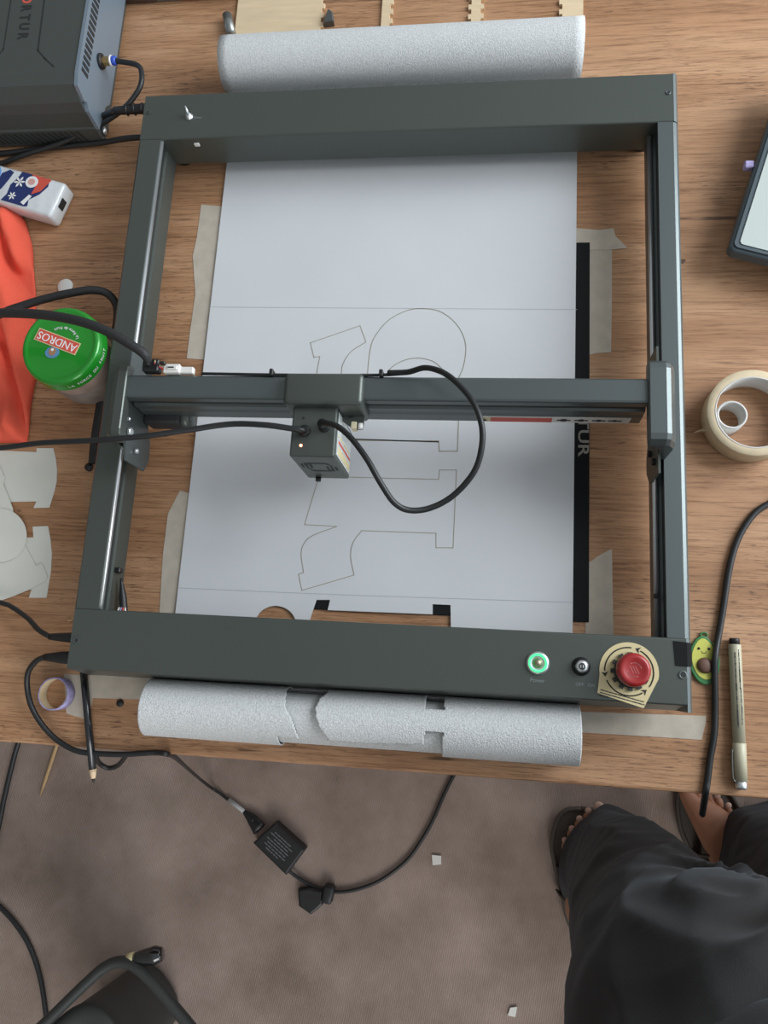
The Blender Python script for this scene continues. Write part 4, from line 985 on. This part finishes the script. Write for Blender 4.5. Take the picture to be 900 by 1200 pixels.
k.ribbon([(c.x-.0005+.0022*math.cos(a), c.y+.0060+.0018*math.sin(a)) for a in [PI+i*PI/8 for i in range(9)]], .0005, TZ+.0040, INK)
k.build('face', fl)
k = MB().lathe([(0, 0), (.0074, 0), (.0068, .002), (.0042, .0034), (0, .0040)], (c.x, c.y-.0070, TZ+.0036), PIT, 28); k.build('pit', av)
MB().tube([(c.x-.0025, c.y+.0195, TZ+.0016), (c.x-.0022, c.y+.0225, TZ+.0018), (c.x+.0010, c.y+.0235, TZ+.0018), (c.x+.0030, c.y+.0225, TZ+.0018), (c.x+.0028, c.y+.0195, TZ+.0016)], .0009, AVG, 8, 4).build('hanging_loop', av)
lf = U(840, 781, TZ+.002); MB().lathe([(0, 0), (.0040, 0), (.0036, .0015), (0, .0020)], (lf.x-.0015, lf.y, TZ+.0001), mat('pale_green_leaf', (.16, .32, .16), .5), 20).build('side_leaf', av)

# right cable hanging over the edge
pts = [U(990, 560, TZ+.003), U(930, 575, TZ+.003), U(905, 588, TZ+.003), U(886, 600, TZ+.003), U(871, 620, TZ+.003), U(861, 642, TZ+.003), U(854, 670, TZ+.003), U(848, 710, TZ+.003), U(842, 745, TZ+.004), U(838, 770, TZ+.0075), U(837.5, 790, TZ+.006), U(838, 830, TZ+.003), U(837, 860, TZ+.003), U(832, 890, TZ+.003), U(829, 915, TZ+.003), U(827, 928, TZ+.002), U(825, 941, TZ-.015), U(823, 954, TZ-.05)]
tag(MB().tube(pts, .0031, CABLE, 10, 8).build('black_cable'), 'black cable winding past the avocado charm and off the front right table edge', 'cable')

# pale tray top right, standing on short feet
z = TZ+.040
q4 = [U(854, 291, z), U(905, 130, z), U(1060, 150, z), U(1030, 325, z)]
P0 = q4[0]; 
e = (q4[1]-P0); e.normalize(); n_ = Vector((e.y, -e.x, 0)); 
def RRt(p0, L_, W_, r_, ins):
    pts = []
    cs = [(ins+r_, ins+r_, PI, 1.5*PI), (L_-ins-r_, ins+r_, 1.5*PI, 2*PI), (L_-ins-r_, W_-ins-r_, 0, .5*PI), (ins+r_, W_-ins-r_, .5*PI, PI)]
    for cu_, cv_, a0_, a1__ in cs:
        for i in range(7): a = a0_+(a1__-a0_)*i/6; u_ = cu_+r_*math.cos(a); v_ = cv_+r_*math.sin(a); p = p0+e*u_+n_*v_; pts.append((p.x, p.y))
    return pts
ty = thing('pale_screen', ((q4[0].x+q4[2].x)/2, (q4[0].y+q4[2].y)/2, TZ), 'pale flat panel with a rounded slate rim at the upper right edge of the table', 'panel')
MB().prism(RRt(P0, .22, .16, .007, 0), TZ+.026, z-.002, SLATE, .003, 3).build('rim', ty)
k = MB(); A_ = RRt(P0, .22, .16, .0055, .0035); B_ = RRt(P0, .22, .16, .0045, .0065)
k.sheet([A_, B_], z-.002, SLATE, .002); k.build('raised_bezel', ty)
MB().prism(RRt(P0, .22, .16, .004, .0085), z-.0035, z-.0008, MINT).build('pale_face', ty)
for u_, v_ in ((.03, .03), (.19, .03), (.03, .13), (.19, .13)): p = P0+e*u_+n_*v_; MB().lathe([(0, 0), (.008, 0), (.007, .0262), (0, .0262)], (p.x, p.y, TZ), BLACKP, 16).build('foot', ty)
v = U(876, 193, TZ+.034); MB().box((v.x-.003, v.y-.004, TZ+.028), (v.x+.006, v.y+.004, TZ+.036), LILAC, .001, 1).build('side_button', ty)

# ------------------------------------------------------------------ dark plastic carrier on the floor, bottom left
cz = .24
ca = thing('plastic_carrier', (U(140, 1230, 0).x, U(140, 1230, 0).y, 0), 'dark grey plastic carrier with a loop handle on the carpet at the lower left', 'carrier')
lp_ = [U(*q_, cz) for q_ in [(-10, 1270), (25, 1226), (62, 1190), (100, 1153), (122, 1134), (140, 1127), (158, 1132), (178, 1150), (202, 1178), (230, 1212), (270, 1262)]]
MB().tube(lp_, .0085, DKPLAST, 14, 6, flat=1.3).build('loop_handle', ca)
def ring(px, py, r_, z, n__=36, sq=1.): v = U(px, py, z); return [(v.x+r_*math.cos(2*PI*i/n__), v.y+r_*math.sin(2*PI*i/n__)*sq, z) for i in range(n__)]
q = bmesh.new(); c0 = U(92, 1250, .24); 
def rr_ring(s, z, dx=0, dy=0):
    out = []; 
    for i in range(44):
        a = 2*PI*i/44; ca_, sa_ = math.cos(a), math.sin(a); p_ = .72
        x = math.copysign(abs(ca_)**p_, ca_)*.076*s; y = math.copysign(abs(sa_)**p_, sa_)*.076*s
        b_ = math.radians(-46); out.append(q.verts.new((c0.x+dx+x*math.cos(b_)-y*math.sin(b_), c0.y+dy+x*math.sin(b_)+y*math.cos(b_), z)))
    return out
Ls = [rr_ring(.80, .004), rr_ring(.84, .01), rr_ring(.95, .20), rr_ring(1.0, .225), rr_ring(.97, .232), rr_ring(.70, .234), rr_ring(.62, .228), rr_ring(.60, .10)]
q.faces.new(Ls[0]); q.faces.new(Ls[-1][::-1])
for A, B in zip(Ls, Ls[1:]):
    for i in range(44): j = (i+1) % 44; q.faces.new((A[i], A[j], B[j], B[i]))
bmesh.ops.recalc_face_normals(q, faces=q.faces); k = MB(); k.merge(q, DKPLAST, True); k.build('tub', ca)
q = bmesh.new(); bmesh.ops.create_circle(q, cap_ends=True, radius=.043, segments=30); bmesh.ops.translate(q, vec=(c0.x, c0.y, .19), verts=q.verts); k = MB(); k.merge(q, GROOVE); k.build('opening', ca)
for sx_, sy_ in ((-.04, -.04), (.04, .04)):
    pass
a = U(158, 1124, .235); b = U(190, 1118, .235)
MB().tube([a-(b-a)*.25, a], [.0105, .0110], LABELY, 20, 1).build('cream_ring', ca)
MB().tube([a, a.lerp(b, .3), a.lerp(b, .75), b], [.0095, .0120, .0145, .0100], mat('glossy_black', (.008, .008, .009), .15, coat=1), 18, 4).build('black_knob', ca)
MB().tube([a-(b-a)*.25, U(146, 1130, cz)], .008, DKPLAST, 12, 1).build('knob_stem', ca)

# ------------------------------------------------------------------ person standing at the table
per = None
def skin_body():
    V = []; E_ = []; R_ = []
    def add(p, r, par=None):
        V.append(Vector(p)); R_.append(r if isinstance(r, tuple) else (r, r)); i = len(V)-1
        if par is not None: E_.append((par, i))
        return i
    pel = add((.385, -.625, .92), .115)
    sp1 = add((.38, -.63, 1.05), .105, pel); sp2 = add((.375, -.625, 1.20), .118, sp1); ch_ = add((.37, -.61, 1.33), .110, sp2); nk = add((.365, -.60, 1.43), .050, ch_); nk2 = add((.36, -.59, 1.49), .048, nk)
    hd = add((.355, -.58, 1.57), .078, nk2); ht = add((.352, -.575, 1.65), .072, hd)
    for s, elb, wr, hnd in ((-1, (.140, -.72, 1.07), (.125, -.66, .86), (.125, -.655, .80)), (1, (.610, -.70, 1.07), (.640, -.64, .86), (.643, -.63, .80))):
        sh = add((.37+s*.16, -.63, 1.36), .052, ch_); e__ = add(elb, .040, sh); w__ = add(wr, .027, e__); h__ = add(hnd, (.036, .018), w__)
        for j in range(4):
            o_ = -.024+j*.016; ln = (.062, .072, .068, .052)[j]
            f1 = add((hnd[0]+(.004), hnd[1]+o_, hnd[2]-.030), .0092, h__); f2 = add((hnd[0]+.006*-s, hnd[1]+o_+.002, hnd[2]-.030-ln*.5), .0085, f1); add((hnd[0]-.016*s, hnd[1]+o_+.003, hnd[2]-.030-ln*.9), .0075, f2)
        t1_ = add((hnd[0]-s*.010, hnd[1]+.030, hnd[2]+.015), .011, h__); add((hnd[0]-s*.018, hnd[1]+.048, hnd[2]-.020), .0085, t1_)
    for hip, kn, an, toes, hl in (((.305, -.62, .86), (.325, -.600, .49), (.296, -.662, .095), (.291, -.568, .034), (.292, -.704, .045)), ((.465, -.62, .86), (.545, -.605, .49), (.548, -.625, .095), (.508, -.500, .034), (.556, -.672, .045))):
        h1 = add(hip, .085, pel); k1 = add(kn, .056, h1); cf = add(Vector(kn).lerp(Vector(an), .35), .052, k1); a1__ = add(an, .036, cf)
        add(hl, .034, a1__); m1 = add(Vector(an).lerp(Vector(toes), .45)-Vector((0, 0, .012)), (.036, .032), a1__)
        m2 = add(toes, (.043, .020), m1)
        ax = (Vector(toes)-Vector(an)); ax.z = 0; ax.normalize(); sd2 = Vector((ax.y, -ax.x, 0)); bt = 1 if hip[0] < .4 else -1
        for j in range(5):
            off = (.030, .012, -.004, -.018, -.031)[j]*bt; ln = (.050, .050, .044, .036, .026)[j]; rr = (.0150, .0100, .0095, .0088, .0085)[j]
            b0 = Vector(toes)+sd2*off+ax*(.024, .018, .008, -.004, -.018)[j]-Vector((0, 0, .004)); f_ = add(b0, rr, m2); add(b0+ax*ln*.55+Vector((0, 0, .003)), rr*.97, f_)
            toe_pts.append((b0+ax*ln*.55+Vector((0, 0, .003)), rr, ax))
    me = bpy.data.meshes.new('person'); me.from_pydata([tuple(v-BASE) for v in V], E_, []); o = bpy.data.objects.new('person', me); COL.objects.link(o); o.location = BASE
    md = o.modifiers.new('skin', 'SKIN'); md.use_smooth_shade = True
    for i, r_ in enumerate(R_): me.skin_vertices[0].data[i].radius = r_
    me.skin_vertices[0].data[0].use_root = True
    sb = o.modifiers.new('sub', 'SUBSURF'); sb.levels = 2; sb.render_levels = 2
    me.materials.append(SKIN); return o
toe_pts = []; BASE = Vector((.40, -.62, 0))
per = skin_body()
tag(per, 'person in loose black clothes and sandals standing at the table, toes of both feet showing', 'person')
for p, r_, ax in toe_pts:
    q = bmesh.new(); bmesh.ops.create_uvsphere(q, u_segments=12, v_segments=8, radius=1)
    ang_ = math.atan2(ax.y, ax.x); bmesh.ops.scale(q, vec=(r_*.62, r_*.62, r_*.25), verts=q.verts); bmesh.ops.rotate(q, matrix=Matrix.Rotation(ang_, 3, 'Z'), verts=q.verts)
    bmesh.ops.translate(q, vec=p+ax*r_*.35+Vector((0, 0, r_*.86)), verts=q.verts); k = MB(); k.merge(q, NAIL, True); k.build('toenail', per)

def loft(q, rings, n=40, power=1.0):
    Ls = []
    for (x, y, z, rx, ry) in rings:
        Ls.append([q.verts.new((x+rx*math.cos(2*PI*i/n), y+ry*math.sin(2*PI*i/n), z)) for i in range(n)])
    q.faces.new(Ls[0][::-1]); q.faces.new(Ls[-1])
    for A, B in zip(Ls, Ls[1:]):
        for i in range(n): j = (i+1) % n; q.faces.new((A[i], A[j], B[j], B[i]))
def garment(name, lofts, vox, folds, amp, label=None, cutz=None):
    q = bmesh.new()
    for l in lofts: loft(q, l)
    bmesh.ops.recalc_face_normals(q, faces=q.faces)
    k = MB(); k.merge(q, CLOTHK, True); o = k.build(name, per)
    me0 = o.data
    rm = o.modifiers.new('join', 'REMESH'); rm.mode = 'VOXEL'; rm.voxel_size = vox; rm.use_smooth_shade = True
    sm = o.modifiers.new('sm', 'SMOOTH'); sm.factor = .8; sm.iterations = 14
    dg = bpy.context.evaluated_depsgraph_get(); dg.update()
    me = bpy.data.meshes.new_from_object(o.evaluated_get(dg)); o.modifiers.clear()
    base = wloc(o.parent)
    if cutz is not None:
        q = bmesh.new(); q.from_mesh(me); bmesh.ops.bisect_plane(q, geom=q.verts[:]+q.edges[:]+q.faces[:], plane_co=(0, 0, cutz-base.z), plane_no=(0, 0, 1), clear_inner=True)
        q.normal_update(); q.to_mesh(me); q.free()
    nrm = [v.normal.copy() for v in me.vertices]
    for v, n__ in zip(me.vertices, nrm):
        v.co += n__*folds(v.co+base, n__)*amp
    for p in me.polygons: p.use_smooth = True
    o.data = me; me.materials.clear(); me.materials.append(CLOTHK)
    if label: o['label'] = label
    return o
def fold_fn(p, n__):
    # gathers that run down from the crotch, and soft drape noise
    d_ = Vector((p.x-.40, p.y+.45)); rad = d_.length; ang_ = math.atan2(d_.y, d_.x)
    up = max(0, min(1, (p.z-.50)/.15))
    ray = (1-abs(math.sin(ang_*8+2.5*noise.noise(p*4)))*1.8)*math.exp(-rad*6)*min(1, rad/.09)
    dr = noise.noise(Vector((p.x*13, p.y*13, p.z*3.0)))
    # long drapes sweeping down the leg
    pl = 1-abs(math.sin((p.x*1.0+p.z*.30)*34+3*noise.noise(p*4)))*1.6
    ray2 = (1-abs(math.sin(ang_*15+3*noise.noise(p*6+Vector((4, 2, 1)))))*1.8)*math.exp(-rad*8)*min(1, rad/.06)
    return 2.6*ray*up+1.3*ray2*up+1.2*dr+.7*pl*(1-up*.4)+.4*noise.noise(p*26)
legL = [(.346, -.628, -.10, .091, .124), (.346, -.626, .10, .091, .124), (.337, -.606, .30, .099, .118), (.326, -.600, .50, .107, .115), (.316, -.592, .66, .116, .127), (.322, -.588, .78, .136, .138), (.345, -.605, .90, .13, .13)]
legR = [(.640, -.588, -.10, .132, .118), (.636, -.586, .10, .132, .118), (.592, -.590, .30, .138, .116), (.540, -.595, .50, .122, .116), (.488, -.592, .66, .124, .126), (.462, -.588, .78, .136, .138), (.435, -.605, .90, .13, .13)]
pelv = [(.400, -.600, .56, .08, .060), (.392, -.598, .66, .13, .105), (.388, -.594, .78, .196, .136), (.385, -.612, .92, .190, .132), (.382, -.625, 1.00, .160, .118)]
garment('black_trousers', [legL, legR, pelv], .008, fold_fn, .0068, 'loose black trousers', cutz=.055)
torso = [(.383, -.622, .90, .200, .142), (.380, -.628, 1.02, .172, .132), (.375, -.628, 1.18, .178, .132), (.372, -.625, 1.30, .185, .125), (.370, -.620, 1.39, .150, .095), (.368, -.610, 1.43, .080, .070)]
armL = [(.150, -.715, 1.02, .058, .058), (.165, -.70, 1.14, .062, .062), (.205, -.655, 1.30, .068, .068), (.26, -.63, 1.385, .06, .055)]
armR = [(.605, -.700, 1.02, .058, .058), (.590, -.69, 1.14, .062, .062), (.540, -.655, 1.30, .068, .068), (.48, -.63, 1.385, .06, .055)]
garment('black_shirt', [torso, armL, armR], .012, lambda p, n__: noise.noise(p*9)*1.2, .004, 'loose black shirt')
# head details
hc = Vector((.353, -.577, 1.60)); k = MB(); q = bmesh.new(); bmesh.ops.create_uvsphere(q, u_segments=28, v_segments=18, radius=1)
for v in q.verts:
    back = v.co.y < .25 or v.co.z > .55
    v.co = Vector((v.co.x*.084, v.co.y*.098-.012, v.co.z*.105+.03)) if back else Vector((v.co.x*.070, v.co.y*.070-.012, v.co.z*.08+.03))
    v.co += hc
k.merge(q, HAIR, True); k.build('hair', per)
k = MB()
for s in (-1, 1):
    k.lathe([(0, 0), (.009, .001), (.007, .006), (0, .008)], hc+Vector((s*.027, .066, -.012)), WHITEP, 14, (0, 1, -.1)); k.lathe([(0, .006), (.0045, .006), (0, .0088)], hc+Vector((s*.027, .066, -.012)), INK, 12, (0, 1, -.1))
k.build('eyes', per)
k = MB().tube([hc+Vector((0, .070, .005)), hc+Vector((0, .088, -.026)), hc+Vector((0, .078, -.036))], [.007, .012, .009], SKIN, 12, 4); k.build('nose', per)
k = MB().tube([hc+Vector((-.022, .066, -.056)), hc+Vector((0, .076, -.058)), hc+Vector((.022, .066, -.056))], [.002, .006, .002], mat('lips', (.35, .10, .09), .5), 10, 4); k.build('mouth', per)
for s in (-1, 1): MB().lathe([(0, 0), (.016, .003), (.018, .008), (.010, .010), (0, .006)], hc+Vector((s*.072, -.008, -.015)), SKIN, 16, (s, 0, 0)).build('ear', per)
# sandals
for an, toes, bt in (((.296, -.662), (.291, -.568), 1), ((.548, -.625), (.508, -.500), -1)):
    an = Vector(an); tt = Vector(toes); ax = (tt-an).normalized(); sd2 = Vector((ax.y, -ax.x))
    tipc = tt+ax*.020; heel = an-ax*.058
    prof_ = []
    L_ = (tipc-heel).length+.035
    for i in range(48):
        a = 2*PI*i/48; u_ = (math.cos(a)*.5+.5); wd = (.040+.017*max(0, min(1, (u_-.3)/.4)))*abs(math.sin(a))**.55*(1 if math.sin(a) > 0 else -1)
        pt = heel+ax*(L_*u_-.012+.006)+sd2*(wd*-1*bt*-1)+sd2*bt*.002; prof_.append((pt.x, pt.y))
    sl = MB().prism(prof_, .001, .018, SANDAL, .003, 2).build('sandal', per)
    k = MB()
    rim = [Vector((p[0], p[1], .020)) for p in prof_]; rim.append(rim[0]); k.tube(rim, .0042, SANDAL, 8, 2); k.build('sole_rim', sl)
    for f_, hh in ((.58, .066), (.34, .088)):
        c_ = heel+(tipc-heel)*f_; k = MB()
        pts = [Vector((*(c_+sd2*(.043)*math.cos(t_)), .010+hh*math.sin(t_))) for t_ in [i*PI/8 for i in range(9)]]
        k.tube(pts, .0075, STRAP, 10, 3, flat=.35); k.build('strap', sl)
